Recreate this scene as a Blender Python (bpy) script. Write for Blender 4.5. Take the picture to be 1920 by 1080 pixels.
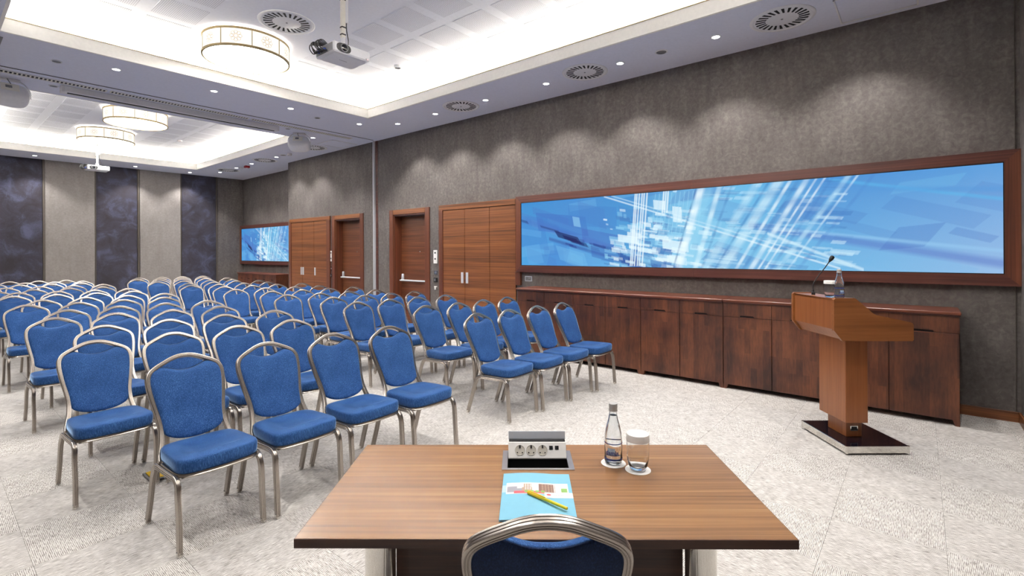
import bpy, math, random
import numpy as np
from mathutils import Vector, Matrix

# ------------------------------------------------------------------ reset
for o in list(bpy.data.objects):
    bpy.data.objects.remove(o, do_unlink=True)
SC = bpy.context.scene
COL = SC.collection
random.seed(7)
PI = math.pi

# ------------------------------------------------------------------ camera
CAM_H, FPX = 1.55, 924.0
YAW, ROLL = math.radians(39.62), math.atan(0.005)
fw = Vector((math.cos(YAW), math.sin(YAW), 0))
rt0 = Vector((math.sin(YAW), -math.cos(YAW), 0))
up0 = Vector((0, 0, 1))
crt = rt0 * math.cos(ROLL) - up0 * math.sin(ROLL)
cup = rt0 * math.sin(ROLL) + up0 * math.cos(ROLL)
cd = bpy.data.cameras.new('camera')
cam = bpy.data.objects.new('camera', cd)
COL.objects.link(cam)
mw = Matrix((crt, cup, -fw)).transposed().to_4x4()
mw.translation = (0, 0, CAM_H)
cam.matrix_world = mw
cd.sensor_width = 36.0
cd.lens = FPX / 1920 * 36.0
cd.shift_y = -(540 - 471.3) / 1920
cd.clip_start = 0.05
SC.camera = cam

# ------------------------------------------------------------------ world / view
w = bpy.data.worlds.new('world')
SC.world = w
w.use_nodes = True
w.node_tree.nodes['Background'].inputs[0].default_value = (0.55, 0.6, 0.7, 1)
w.node_tree.nodes['Background'].inputs[1].default_value = 0.3
SC.view_settings.view_transform = 'Standard'
SC.view_settings.look = 'None'
SC.view_settings.gamma = 1.0
SC.view_settings.use_curve_mapping = False
SC.view_settings.exposure = 0.38

# light levels (each used by the builder of the lamp it belongs to)
L_DRUM = 22.0      # drum diffuser radiance
L_SHADE = 0.72
L_COVE = 155.0       # cove strip radiance
L_SPOT = 85.0      # downlight watts
L_SCREEN = 0.8

# ------------------------------------------------------------------ node helpers
def srgb(r, g, b):
    def f(c):
        c /= 255.0
        return c / 12.92 if c <= 0.04045 else ((c + 0.055) / 1.055) ** 2.4
    return (f(r), f(g), f(b), 1.0)

class N:
    def __init__(s, name):
        s.m = bpy.data.materials.new(name)
        s.m.use_nodes = True
        s.t = s.m.node_tree
        s.b = s.t.nodes['Principled BSDF']
    def n(s, typ, **kw):
        x = s.t.nodes.new(typ)
        for k, v in kw.items():
            setattr(x, k, v)
        return x
    def l(s, a, b):
        s.t.links.new(a, b)
    def coord(s, kind='Object'):
        if kind == 'World':
            return s.n('ShaderNodeNewGeometry').outputs['Position']
        return s.n('ShaderNodeTexCoord').outputs[kind]
    def mapping(s, src, scale=(1, 1, 1), rot=(0, 0, 0), loc=(0, 0, 0)):
        x = s.n('ShaderNodeMapping')
        x.inputs['Scale'].default_value = scale
        x.inputs['Rotation'].default_value = rot
        x.inputs['Location'].default_value = loc
        s.l(src, x.inputs['Vector'])
        return x.outputs[0]
    def noise(s, vec, scale=5, detail=4, rough=0.55, dist=0.0):
        x = s.n('ShaderNodeTexNoise')
        x.inputs['Scale'].default_value = scale
        x.inputs['Detail'].default_value = detail
        x.inputs['Roughness'].default_value = rough
        x.inputs['Distortion'].default_value = dist
        s.l(vec, x.inputs['Vector'])
        return x.outputs['Fac']
    def ramp(s, fac, stops):
        x = s.n('ShaderNodeValToRGB')
        e = x.color_ramp.elements
        while len(e) < len(stops):
            e.new(0.5)
        for i, (p, c) in enumerate(stops):
            e[i].position = p
            e[i].color = c
        s.l(fac, x.inputs['Fac'])
        return x.outputs['Color']
    def math(s, op, a, b=None, c=None):
        x = s.n('ShaderNodeMath', operation=op)
        for i, v in enumerate((a, b, c)):
            if v is None:
                continue
            if isinstance(v, (int, float)):
                x.inputs[i].default_value = v
            else:
                s.l(v, x.inputs[i])
        return x.outputs[0]
    def mix(s, fac, a, b, mode='MIX'):
        x = s.n('ShaderNodeMix', data_type='RGBA', blend_type=mode)
        for i, v in ((0, fac), (6, a), (7, b)):
            if isinstance(v, (int, float, tuple)):
                x.inputs[i].default_value = v
            else:
                s.l(v, x.inputs[i])
        return x.outputs[2]
    def bump(s, h, strength=0.2, dist=0.002):
        x = s.n('ShaderNodeBump')
        x.inputs['Strength'].default_value = strength
        x.inputs['Distance'].default_value = dist
        s.l(h, x.inputs['Height'])
        s.l(x.outputs[0], s.b.inputs['Normal'])
    def set(s, **kw):
        for k, v in kw.items():
            i = s.b.inputs[k.replace('_', ' ')]
            if hasattr(v, 'is_output') or hasattr(v, 'links'):
                s.l(v, i)
            else:
                i.default_value = v
        return s

def plain(name, col, rough=0.5, metal=0.0, **kw):
    k = N(name)
    vec = k.coord('Object')
    nz = k.noise(vec, 30, 3)
    c = k.mix(nz, tuple(x * 0.93 for x in col[:3]) + (1,), tuple(min(1, x * 1.06) for x in col[:3]) + (1,))
    k.set(Base_Color=c, Roughness=rough, Metallic=metal, **kw)
    return k.m

def emit(name, col, strength, base=(0.8, 0.8, 0.8, 1)):
    k = N(name)
    k.set(Base_Color=base, Emission_Color=col, Emission_Strength=strength, Roughness=0.6)
    return k.m

def wood(name, dark, mid, light, space='Object', across=(60, 60, 60), along='y', rough=0.35, band=1.0, coat=0.15, run=1.6):
    """wood grain: thin streaks, long in the direction `along`"""
    k = N(name)
    v = k.coord(space)
    sc = [across[0], across[1], across[2]]
    ai = 'xyz'.index(along)
    sc[ai] = run
    v1 = k.mapping(v, tuple(sc))
    n1 = k.noise(v1, 1.0, 6, 0.6, 0.3)
    sc2 = [c * 0.22 for c in sc]
    sc2[ai] = run * 0.4
    v2 = k.mapping(v, tuple(sc2), loc=(3.1, 7.7, 1.3))
    n2 = k.noise(v2, 1.0, 3, 0.5, 0.4)
    f = k.math('ADD', k.math('MULTIPLY', n1, 0.6), k.math('MULTIPLY', n2, 0.4 * band))
    f = k.math('ADD', f, 0.4 * (1 - band) * 0.5)
    c = k.ramp(f, [(0.30, dark), (0.5, mid), (0.70, light)])
    k.set(Base_Color=c, Roughness=rough)
    k.b.inputs['Coat Weight'].default_value = coat
    k.b.inputs['Coat Roughness'].default_value = 0.25
    k.bump(n1, 0.08, 0.001)
    return k.m

# ------------------------------------------------------------------ materials
MAT = {}
def suede(name, c0, c1, c2, rough=0.85):
    k = N(name)
    v = k.coord('World')
    a = k.noise(v, 22, 5, 0.65, 0.6)
    b = k.noise(v, 1.6, 3, 0.5)
    c = k.noise(k.mapping(v, (9, 9, 2.2)), 1.0, 4, 0.6, 0.5)
    f = k.math('ADD', k.math('MULTIPLY', a, 0.5), k.math('ADD', k.math('MULTIPLY', b, 0.25), k.math('MULTIPLY', c, 0.25)))
    col = k.ramp(f, [(0.36, c0), (0.5, c1), (0.64, c2)])
    k.set(Base_Color=col, Roughness=rough)
    k.bump(a, 0.15, 0.002)
    return k.m
MAT['wall'] = suede('grey_suede_wallcover', srgb(82, 76, 74), srgb(99, 93, 90), srgb(119, 113, 109))
MAT['wall_light'] = suede('light_grey_fabric', srgb(130, 124, 122), srgb(142, 136, 133), srgb(154, 148, 144))
def curtain():
    k = N('navy_suede_fabric')
    v = k.coord('World')
    a = k.noise(v, 2.6, 6, 0.62, 0.8)
    b = k.noise(v, 40, 3, 0.6)
    f = k.math('ADD', k.math('MULTIPLY', a, 0.85), k.math('MULTIPLY', b, 0.15))
    k.set(Base_Color=k.ramp(f, [(0.36, srgb(46, 42, 48)), (0.52, srgb(57, 55, 68)), (0.70, srgb(82, 86, 112))]), Roughness=0.85)
    k.bump(b, 0.15, 0.002)
    return k.m
MAT['wall_dark'] = curtain()
MAT['ceil'] = plain('white_ceiling_paint', srgb(221, 224, 240), 0.8)
MAT['ceil_up'] = plain('white_coffer_paint', srgb(230, 232, 242), 0.8)
MAT['lip'] = plain('cove_lip_paint', srgb(246, 244, 238), 0.7)
MAT['white'] = plain('white_plastic', srgb(228, 228, 232), 0.45)
MAT['offwhite'] = plain('off_white_plastic', srgb(238, 234, 224), 0.4)
MAT['black'] = plain('black_plastic', srgb(18, 18, 20), 0.45)
MAT['darkgap'] = plain('dark_gap', srgb(20, 17, 18), 0.8)
MAT['grey'] = plain('grey_plastic', srgb(120, 120, 124), 0.5)
MAT['red'] = plain('red_plastic', srgb(150, 18, 28), 0.4)
MAT['green'] = plain('green_sign', srgb(60, 160, 70), 0.5)
MAT['yellow'] = plain('yellow_plastic', srgb(240, 196, 24), 0.4)
MAT['pen_y'] = plain('pen_yellow', srgb(222, 206, 30), 0.35)
MAT['paper'] = plain('white_paper', srgb(246, 244, 240), 0.75)
MAT['cyan'] = plain('cyan_card', srgb(122, 184, 208), 0.55)
MAT['navy'] = plain('navy_print', srgb(32, 58, 140), 0.5)
MAT['lblue'] = plain('light_blue_print', srgb(178, 205, 230), 0.5)
MAT['alu'] = plain('brushed_aluminium', srgb(200, 200, 204), 0.32, 1.0)
MAT['alu_white'] = plain('satin_aluminium', srgb(214, 218, 224), 0.45, 0.25)
MAT['cap'] = plain('bottle_cap_tin', srgb(196, 194, 190), 0.4, 0.45)
MAT['socket'] = plain('cream_socket_plastic', srgb(206, 200, 188), 0.4)
MAT['chrome'] = plain('chrome', srgb(225, 222, 215), 0.08, 1.0)
MAT['steel'] = plain('satin_steel_fitting', srgb(214, 214, 216), 0.25, 1.0)
MAT['brass'] = plain('pale_gold_trim', srgb(150, 130, 88), 0.6, 0.0)
MAT['rosette'] = plain('rosette_print', srgb(172, 148, 122), 0.7, 0.0)
MAT['pewter'] = plain('pewter_tube', srgb(176, 168, 160), 0.27, 1.0)
MAT['strip'] = plain('bronze_strip', srgb(84, 77, 70), 0.5, 0.2)
MAT['gloss_black'] = plain('gloss_black_plinth', srgb(14, 10, 20), 0.08)
MAT['lens'] = plain('lens_glass', srgb(10, 12, 20), 0.05)
MAT['green_leaf'] = plain('print_green', srgb(130, 170, 90), 0.6)
MAT['print_tan'] = plain('print_tan', srgb(176, 150, 130), 0.6)
MAT['print_grey'] = plain('print_grey', srgb(150, 150, 160), 0.6)
MAT['print_brown'] = plain('print_brown', srgb(130, 96, 86), 0.6)
MAT['print_red'] = plain('print_red', srgb(232, 96, 106), 0.6)

MAT['wood_door'] = wood('walnut_door_veneer', srgb(60, 32, 20), srgb(100, 57, 34), srgb(130, 78, 46), 'World', (6, 6, 48), 'y', 0.4, 1.0, 0.1, 0.8)
MAT['wood_cab'] = wood('banded_walnut_veneer', srgb(58, 30, 17), srgb(120, 71, 38), srgb(156, 100, 56), 'World', (6, 6, 62), 'y', 0.42, 1.0, 0.08, 0.7)
MAT['wood_frame'] = wood('walnut_frame_vertical', srgb(70, 36, 24), srgb(102, 56, 37), srgb(126, 74, 50), 'World', (60, 60, 3), 'z', 0.38, 1.0, 0.1, 0.8)
MAT['wood_rail'] = wood('walnut_frame_rail', srgb(52, 27, 23), srgb(84, 46, 38), srgb(112, 66, 54), 'World', (60, 3, 60), 'y', 0.36, 1.0, 0.1, 0.8)
MAT['wood_top'] = wood('walnut_worktop', srgb(80, 38, 24), srgb(105, 54, 36), srgb(128, 72, 51), 'World', (50, 3, 50), 'y', 0.3)
MAT['wood_table'] = wood('walnut_tabletop', srgb(104, 70, 42), srgb(146, 104, 64), srgb(178, 136, 90), 'Object', (40, 80, 40), 'x', 0.27, 1.0, 0.7, 1.2)
MAT['wood_edge'] = wood('dark_walnut_edge', srgb(44, 26, 20), srgb(70, 44, 32), srgb(92, 60, 44), 'Object', (40, 60, 60), 'x', 0.45)
MAT['wood_lect'] = wood('cherry_lectern', srgb(115, 64, 31), srgb(136, 80, 41), srgb(151, 93, 52), 'Object', (40, 40, 3), 'z', 0.34, 0.6)
MAT['wood_lect_h'] = wood('cherry_lectern_side', srgb(109, 62, 29), srgb(132, 80, 40), srgb(148, 93, 51), 'Object', (3, 40, 40), 'x', 0.34, 0.6)

def block_wood():
    k = N('stave_walnut_front')
    v = k.coord('World')
    br = k.n('ShaderNodeTexBrick')
    br.offset = 0.37
    br.inputs['Scale'].default_value = 1.0
    br.inputs['Mortar Size'].default_value = 0.0
    br.inputs['Brick Width'].default_value = 0.42
    br.inputs['Row Height'].default_value = 0.062
    br.inputs['Color1'].default_value = (0, 0, 0, 1)
    br.inputs['Color2'].default_value = (1, 1, 1, 1)
    mp = k.n('ShaderNodeSeparateXYZ')
    k.l(v, mp.inputs[0])
    cb = k.n('ShaderNodeCombineXYZ')
    k.l(mp.outputs[2], cb.inputs[0])
    k.l(mp.outputs[1], cb.inputs[1])
    k.l(cb.outputs[0], br.inputs['Vector'])
    n1 = k.noise(k.mapping(v, (60, 60, 9)), 1.0, 5, 0.6, 0.3)
    n2 = k.noise(k.mapping(v, (3, 3, 2.2)), 1.0, 4)
    bw = k.n('ShaderNodeRGBToBW')
    k.l(br.outputs['Color'], bw.inputs[0])
    f = k.math('ADD', k.math('MULTIPLY', bw.outputs[0], 0.13), k.math('ADD', k.math('MULTIPLY', n1, 0.30), k.math('MULTIPLY', n2, 0.54)))
    c = k.ramp(f, [(0.34, srgb(52, 26, 18)), (0.48, srgb(82, 44, 28)), (0.64, srgb(116, 68, 42))])
    k.set(Base_Color=c, Roughness=0.42)
    k.b.inputs['Coat Weight'].default_value = 0.12
    k.b.inputs['Coat Roughness'].default_value = 0.3
    return k.m
MAT['stave'] = block_wood()

def carpet():
    k = N('woven_carpet_tiles')
    v = k.coord('World')
    sp = k.n('ShaderNodeSeparateXYZ')
    k.l(v, sp.inputs[0])
    ix = k.math('FLOOR', k.math('DIVIDE', k.math('SUBTRACT', sp.outputs[0], 0.365), 0.5))
    iy = k.math('FLOOR', k.math('DIVIDE', k.math('ADD', sp.outputs[1], 0.10), 0.5))
    par = k.math('PINGPONG', k.math('ADD', ix, iy), 1.0)
    def streaks(sx, sy, loc):
        a = k.noise(k.mapping(v, (sx, sy, 1), loc=loc), 1.0, 3, 0.6)
        return a
    hx = streaks(26, 290, (0, 0, 0))
    hy = streaks(290, 26, (5, 2, 0))
    wx = k.n('ShaderNodeTexWave', wave_type='BANDS', bands_direction='Y')
    wx.inputs['Scale'].default_value = 44
    wx.inputs['Distortion'].default_value = 0.6
    wx.inputs['Detail'].default_value = 1
    k.l(v, wx.inputs['Vector'])
    wy = k.n('ShaderNodeTexWave', wave_type='BANDS', bands_direction='X')
    wy.inputs['Scale'].default_value = 44
    wy.inputs['Distortion'].default_value = 0.6
    wy.inputs['Detail'].default_value = 1
    k.l(v, wy.inputs['Vector'])
    fx = k.math('ADD', k.math('MULTIPLY', hx, 0.78), k.math('MULTIPLY', wx.outputs['Fac'], 0.17))
    fy = k.math('ADD', k.math('MULTIPLY', hy, 0.78), k.math('MULTIPLY', wy.outputs['Fac'], 0.17))
    mxn = k.n('ShaderNodeMix', data_type='FLOAT')
    k.l(par, mxn.inputs[0]); k.l(fx, mxn.inputs[2]); k.l(fy, mxn.inputs[3])
    blot = k.noise(v, 11, 3, 0.6)
    f = k.math('ADD', mxn.outputs[0], k.math('MULTIPLY', k.math('SUBTRACT', blot, 0.5), 0.16))
    c = k.ramp(f, [(0.34, srgb(120, 114, 109)), (0.44, srgb(187, 182, 177)), (0.53, srgb(219, 215, 210)), (0.66, srgb(238, 235, 232))])
    k.set(Base_Color=c, Roughness=0.95)
    k.bump(f, 0.5, 0.004)
    return k.m
MAT['carpet'] = carpet()

def velvet(name, base, light):
    k = N(name)
    v = k.coord('Object')
    n1 = k.noise(k.mapping(v, (300, 300, 40)), 1.0, 4, 0.75)
    n2 = k.noise(v, 9, 3)
    f = k.math('ADD', k.math('MULTIPLY', n1, 0.85), k.math('MULTIPLY', n2, 0.15))
    c = k.ramp(f, [(0.38, tuple(x * 0.74 for x in base[:3]) + (1,)), (0.50, base), (0.64, light)])
    k.set(Base_Color=c, Roughness=0.75)
    k.b.inputs['Sheen Weight'].default_value = 1.0
    k.b.inputs['Sheen Roughness'].default_value = 0.28
    k.b.inputs['Sheen Tint'].default_value = (0.45, 0.68, 1.0, 1)
    k.b.inputs['Specular IOR Level'].default_value = 0.2
    k.bump(n1, 0.25, 0.001)
    return k.m
MAT['velvet'] = velvet('blue_velvet', srgb(33, 73, 130), srgb(72, 116, 174))
MAT['velvet_back'] = velvet('dark_blue_back_fabric', srgb(20, 38, 74), srgb(34, 58, 100))

def perforated():
    k = N('perforated_plaster')
    v = k.coord('Object')
    sp = k.n('ShaderNodeSeparateXYZ')
    k.l(v, sp.inputs[0])
    P = 0.0182
    def cell(o):
        return k.math('SUBTRACT', k.math('FRACT', k.math('ADD', k.math('DIVIDE', o, P), 0.5)), 0.5)
    cx, cy = cell(sp.outputs[0]), cell(sp.outputs[1])
    r2 = k.math('ADD', k.math('MULTIPLY', cx, cx), k.math('MULTIPLY', cy, cy))
    hole = k.math('LESS_THAN', r2, 0.085)
    c = k.mix(hole, srgb(230, 232, 242), srgb(164, 164, 178))
    k.set(Base_Color=c, Roughness=0.8)
    return k.m
MAT['perf'] = perforated()

def glass(name, col=(1, 1, 1, 1), ior=1.45):
    k = N(name)
    k.set(Base_Color=col, Roughness=0.0, IOR=ior)
    k.b.inputs['Transmission Weight'].default_value = 1.0
    return k.m
MAT['glass'] = glass('clear_glass', (0.97, 0.99, 1, 1))
MAT['water'] = glass('still_water', (0.98, 0.99, 1, 1), 1.33)

MAT['drum'] = emit('lamp_diffuser', (1.0, 0.96, 0.90, 1), L_DRUM)
MAT['shade'] = emit('lamp_shade_fabric', (1.0, 0.94, 0.84, 1), L_SHADE, (0.42, 0.41, 0.38, 1))
MAT['cove'] = emit('cove_led_strip', (1.0, 0.92, 0.74, 1), L_COVE)
MAT['spot'] = emit('downlight_lens', (1.0, 0.97, 0.92, 1), 14.0)
MAT['led_red'] = emit('red_led', (1.0, 0.1, 0.15, 1), 1.2)

def screen_mat():
    k = N('screen_picture')
    a = k.n('ShaderNodeAttribute')
    a.attribute_name = 'picture'
    k.set(Base_Color=(0.01, 0.01, 0.012, 1), Roughness=0.12, Emission_Color=a.outputs['Color'], Emission_Strength=L_SCREEN)
    return k.m
MAT['screen'] = screen_mat()

# ------------------------------------------------------------------ mesh builder
class MB:
    def __init__(s):
        s.v, s.f, s.m = [], [], []
        s.cur = 0
    def add(s, vs, fs):
        b = len(s.v)
        s.v += [tuple(p) for p in vs]
        s.f += [tuple(b + i for i in f) for f in fs]
        s.m += [s.cur] * len(fs)
        return s
    def box(s, x0, x1, y0, y1, z0, z1, b=0.0):
        if b <= 0:
            vs = [(x, y, z) for x in (x0, x1) for y in (y0, y1) for z in (z0, z1)]
            fs = [(0, 1, 3, 2), (4, 6, 7, 5), (0, 4, 5, 1), (2, 3, 7, 6), (0, 2, 6, 4), (1, 5, 7, 3)]
            return s.add(vs, fs)
        # chamfered box, 24 verts
        X, Y, Z = (x0, x1), (y0, y1), (z0, z1)
        vs, idx = [], {}
        for i in range(2):
            for j in range(2):
                for k in range(2):
                    c = (X[i], Y[j], Z[k]); sg = (1 - 2 * i, 1 - 2 * j, 1 - 2 * k)
                    for ax in range(3):
                        p = [c[q] + (0 if q == ax else sg[q] * b) for q in range(3)]
                        idx[(i, j, k, ax)] = len(vs)
                        vs.append(p)
        fs = []
        for ax in range(3):
            o = [q for q in range(3) if q != ax]
            for e in range(2):
                ring = []
                for (a, c2) in ((0, 0), (1, 0), (1, 1), (0, 1)):
                    t = [0, 0, 0]; t[ax] = e; t[o[0]] = a; t[o[1]] = c2
                    ring.append(idx[(t[0], t[1], t[2], ax)])
                fs.append(tuple(ring))
        for ax in range(3):            # edges along ax
            o = [q for q in range(3) if q != ax]
            for a in range(2):
                for c2 in range(2):
                    t0 = [0, 0, 0]; t0[o[0]] = a; t0[o[1]] = c2
                    t1 = list(t0); t1[ax] = 1
                    fs.append((idx[(*t0, o[0])], idx[(*t1, o[0])], idx[(*t1, o[1])], idx[(*t0, o[1])]))
        for i in range(2):
            for j in range(2):
                for k in range(2):
                    fs.append((idx[(i, j, k, 0)], idx[(i, j, k, 1)], idx[(i, j, k, 2)]))
        return s.add(vs, fs)
    def loft(s, loops, cap0=True, cap1=True, closed=True):
        n = len(loops[0])
        vs = [p for L in loops for p in L]
        fs = []
        for i in range(len(loops) - 1):
            for j in range(n if closed else n - 1):
                a, b2 = i * n + j, i * n + (j + 1) % n
                fs.append((a, b2, b2 + n, a + n))
        if cap0:
            fs.append(tuple(range(n))[::-1])
        if cap1:
            fs.append(tuple((len(loops) - 1) * n + j for j in range(n)))
        return s.add(vs, fs)
    def lathe(s, prof, seg=24, c=(0, 0, 0), cap0=True, cap1=True):
        loops = [[(c[0] + r * math.cos(2 * PI * j / seg), c[1] + r * math.sin(2 * PI * j / seg), c[2] + z) for j in range(seg)] for r, z in prof]
        return s.loft(loops, cap0, cap1)
    def sweep(s, path, prof, nrm, caps=True):
        P = [Vector(p) for p in path]
        nrm = Vector(nrm)
        loops = []
        for i, p in enumerate(P):
            t = (P[min(i + 1, len(P) - 1)] - P[max(i - 1, 0)]).normalized()
            sd = t.cross(nrm).normalized()
            nn = sd.cross(t).normalized()
            loops.append([tuple(p + sd * a + nn * b) for a, b in prof])
        return s.loft(loops, caps, caps)
    def tube(s, path, r, nrm=(0, 0, 1), seg=8):
        prof = [(r * math.cos(2 * PI * j / seg), r * math.sin(2 * PI * j / seg)) for j in range(seg)]
        return s.sweep(path, prof, nrm)
    def prism(s, poly, axis, a0, a1):
        """poly in the two other axes (cyclic order), extruded along axis"""
        def P(u, v, a):
            return {'x': (a, u, v), 'y': (u, a, v), 'z': (u, v, a)}[axis]
        return s.loft([[P(u, v, a0) for u, v in poly], [P(u, v, a1) for u, v in poly]])
    def build(s, name, mat, parent=None, smooth=False, loc=None, rot=None):
        me = bpy.data.meshes.new(name)
        me.from_pydata(s.v, [], s.f)
        mats = mat if isinstance(mat, (list, tuple)) else [mat]
        for m_ in mats:
            me.materials.append(MAT[m_] if isinstance(m_, str) else m_)
        if len(mats) > 1:
            me.polygons.foreach_set('material_index', s.m)
        import bmesh
        bm = bmesh.new(); bm.from_mesh(me)
        bmesh.ops.recalc_face_normals(bm, faces=bm.faces)
        bm.to_mesh(me); bm.free()
        if smooth:
            me.polygons.foreach_set('use_smooth', [True] * len(me.polygons))
            try:
                me.set_sharp_from_angle(angle=math.radians(38 if smooth is True else smooth))
            except Exception:
                pass
        me.update()
        return link(name, me, parent, loc, rot)

def link(name, data, parent=None, loc=None, rot=None):
    o = bpy.data.objects.new(name, data)
    COL.objects.link(o)
    if parent is not None:
        o.parent = parent
    if loc is not None:
        o.location = loc
    if rot is not None:
        o.rotation_euler = rot
    return o

def tag(o, label=None, cat=None, group=None, kind=None):
    if label: o['label'] = label
    if cat: o['category'] = cat
    if group: o['group'] = group
    if kind: o['kind'] = kind
    return o

def thing(name, label, cat, loc=(0, 0, 0), rz=0.0, group=None):
    o = link(name, None, None, loc, (0, 0, rz))
    o.empty_display_size = 0.1
    return tag(o, label, cat, group)

def struct(o, label=None):
    return tag(o, label, None, None, 'structure')

def children_of(o, allo):
    return [c for c in allo if c.parent == o]

def copy_tree(o, loc=None, rz=None, parent=None):
    c = o.copy()
    COL.objects.link(c)
    c.parent = parent
    if loc is not None: c.location = loc
    if rz is not None: c.rotation_euler = (0, 0, rz)
    for ch in list(KIDS.get(o.name, [])):
        d = copy_tree(ch, None, None, c)
    return c
KIDS = {}
def register(root):
    """remember the children of a prototype (and theirs) for copy_tree"""
    for o in COL.objects:
        if o.parent is not None:
            KIDS.setdefault(o.parent.name, [])
            if o not in KIDS[o.parent.name]:
                KIDS[o.parent.name].append(o)

def catmull(pts, k=6):
    P = [Vector(p) for p in pts]
    out = []
    for i in range(len(P) - 1):
        p0, p1, p2, p3 = P[max(i - 1, 0)], P[i], P[i + 1], P[min(i + 2, len(P) - 1)]
        for j in range(k):
            t = j / k
            out.append(0.5 * ((2 * p1) + (p2 - p0) * t + (2 * p0 - 5 * p1 + 4 * p2 - p3) * t * t + (3 * p1 - p0 - 3 * p2 + p3) * t ** 3))
    out.append(P[-1])
    return out

def ORD(i):
    return ['first', 'second', 'third', 'fourth', 'fifth', 'sixth', 'seventh', 'eighth', 'ninth', 'tenth', 'eleventh', 'twelfth', 'thirteenth', 'fourteenth'][i]

# ================================================================== THE ROOM
WX, NX = 6.27, 6.80          # screen wall, far niche wall
Y0, Y1 = -0.69, 17.02        # end wall behind lectern, far wall
XL = -0.62
CZ, UZ = 3.92, 4.30          # soffit, coffer ceiling
YC = 12.86                   # where the screen wall steps back
LIPZ = 4.07

# floor: base slab + carpet tiles
floor = struct(MB().box(XL - 0.2, NX + 0.2, Y0 - 0.2, Y1 + 0.2, -0.12, -0.004).build('floor', 'carpet'))
tile_mesh = None
X_S, Y_S = 0.365, -0.10
cells = []
for i in range(-2, 13):
    for j in range(-2, 35):
        x0, x1 = X_S + i * 0.5, X_S + (i + 1) * 0.5
        y0, y1 = Y_S + j * 0.5, Y_S + (j + 1) * 0.5
        x0, x1 = max(x0, XL), min(x1, NX)
        y0, y1 = max(y0, Y0), min(y1, Y1)
        if x1 - x0 < 0.03 or y1 - y0 < 0.03:
            continue
        # in view?
        cx, cy = (x0 + x1) / 2, (y0 + y1) / 2
        d = cx * fw.x + cy * fw.y
        r = cx * rt0.x + cy * rt0.y
        vis = d > 0.9 and abs(r) < d * 1.04 + 0.45
        cells.append((0 if vis else 1, d if d > 0 else 99, x0, x1, y0, y1))
cells.sort()
def tile(mb, x0, x1, y0, y1, z, g=0.0003, b=0.0012):
    lo = [(x0 + g, y0 + g), (x1 - g, y0 + g), (x1 - g, y1 - g), (x0 + g, y1 - g)]
    hi = [(x0 + g + b, y0 + g + b), (x1 - g - b, y0 + g + b), (x1 - g - b, y1 - g - b), (x0 + g + b, y1 - g - b)]
    mb.loft([[(x, y, -0.004) for x, y in lo], [(x, y, z - 0.0015) for x, y in lo], [(x, y, z) for x, y in hi]], cap0=False)
shared = {}
rest = MB()
for n_, (vz, d, x0, x1, y0, y1) in enumerate(cells):
    if n_ < 290 and vz == 0:
        key = (round(x1 - x0, 3), round(y1 - y0, 3))
        if key not in shared:
            mb = MB(); tile(mb, -key[0] / 2, key[0] / 2, -key[1] / 2, key[1] / 2, 0.0)
            shared[key] = mb.build('carpet_tile', 'carpet', floor, loc=((x0 + x1) / 2, (y0 + y1) / 2, 0)).data
        else:
            link('carpet_tile', shared[key], floor, ((x0 + x1) / 2, (y0 + y1) / 2, -random.random() * 0.0006))
    else:
        tile(rest, x0, x1, y0, y1, -0.0003)
o = rest.build('carpet_tiles', 'carpet', floor)
o['kind'] = 'stuff'

# walls -------------------------------------------------------------
D1 = (7.352, 8.35)           # door openings (Y)
D2 = (9.544, 10.573)
DZ = 2.31
wb = MB()
T = 0.28
for (a, b) in ((Y0 - 0.2, D1[0]), (D1[1], D2[0]), (D2[1], YC)):
    wb.box(WX, WX + T, a, b, 0, CZ + 0.03)
for (a, b) in (D1, D2):
    wb.box(WX, WX + T, a, b, DZ, CZ + 0.03)
wall_right = struct(wb.build('wall_right', 'wall'))
struct(MB().box(WX + T, NX + 0.2, YC - 0.16, YC, 0, CZ + 0.03).build('wall_return', 'wall'))
struct(MB().box(NX, NX + 0.2, YC, Y1 + 0.2, 0, CZ + 0.03).build('wall_niche', 'wall'))
wall_back = struct(MB().box(XL - 0.2, NX, Y1, Y1 + 0.2, 0, CZ + 0.03).build('wall_back', 'wall'))
struct(MB().box(XL - 0.2, WX, Y0 - 0.2, Y0, 0, CZ + 0.03).build('wall_front', 'wall'))
struct(MB().box(XL - 0.2, XL, Y0, Y1, 0, CZ + 0.03).build('wall_left', 'wall'))

# back wall covering panels
segs = [(0.16, 1.08, 'light'), (1.11, 2.015, 'dark'), (2.065, 3.04, 'light'), (3.075, 3.96, 'dark'), (4.03, 5.025, 'light'), (5.06, 5.975, 'dark'), (6.03, NX - 0.01, 'grey'), (XL + 0.02, 0.10, 'dark')]
for a, b, kk in segs:
    if kk == 'dark':
        mb = MB()
        n = 26
        fr, bk = [], []
        vs, fs = [], []
        zz = [0.0, 0.25, 0.6, 1.2, 2.0, 3.0, CZ]
        for iz, z in enumerate(zz):
            for ix in range(n + 1):
                u = ix / n
                sag = 0.012 * math.sin(u * 17 + 1.5) * max(0, 1 - z / 1.0) + 0.006 * math.sin(u * 9)
                vs.append((a + (b - a) * u, Y1 - 0.035 - sag, z))
        for iz in range(len(zz) - 1):
            for ix in range(n):
                q = iz * (n + 1) + ix
                fs.append((q, q + 1, q + n + 2, q + n + 1))
        mb.add(vs, fs)
        mb.box(a, b, Y1 - 0.012, Y1, 0, CZ)
        o = mb.build('fabric_panel', 'wall_dark', wall_back, smooth=80)
        o['label'] = 'dark navy suede curtain panel'
    else:
        o = MB().box(a, b, Y1 - 0.03, Y1, 0, CZ, 0.006).build('fabric_panel', 'wall_light' if kk == 'light' else 'wall', wall_back)
        o['label'] = 'pale grey suede panel' if kk == 'light' else 'grey suede panel'
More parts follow.
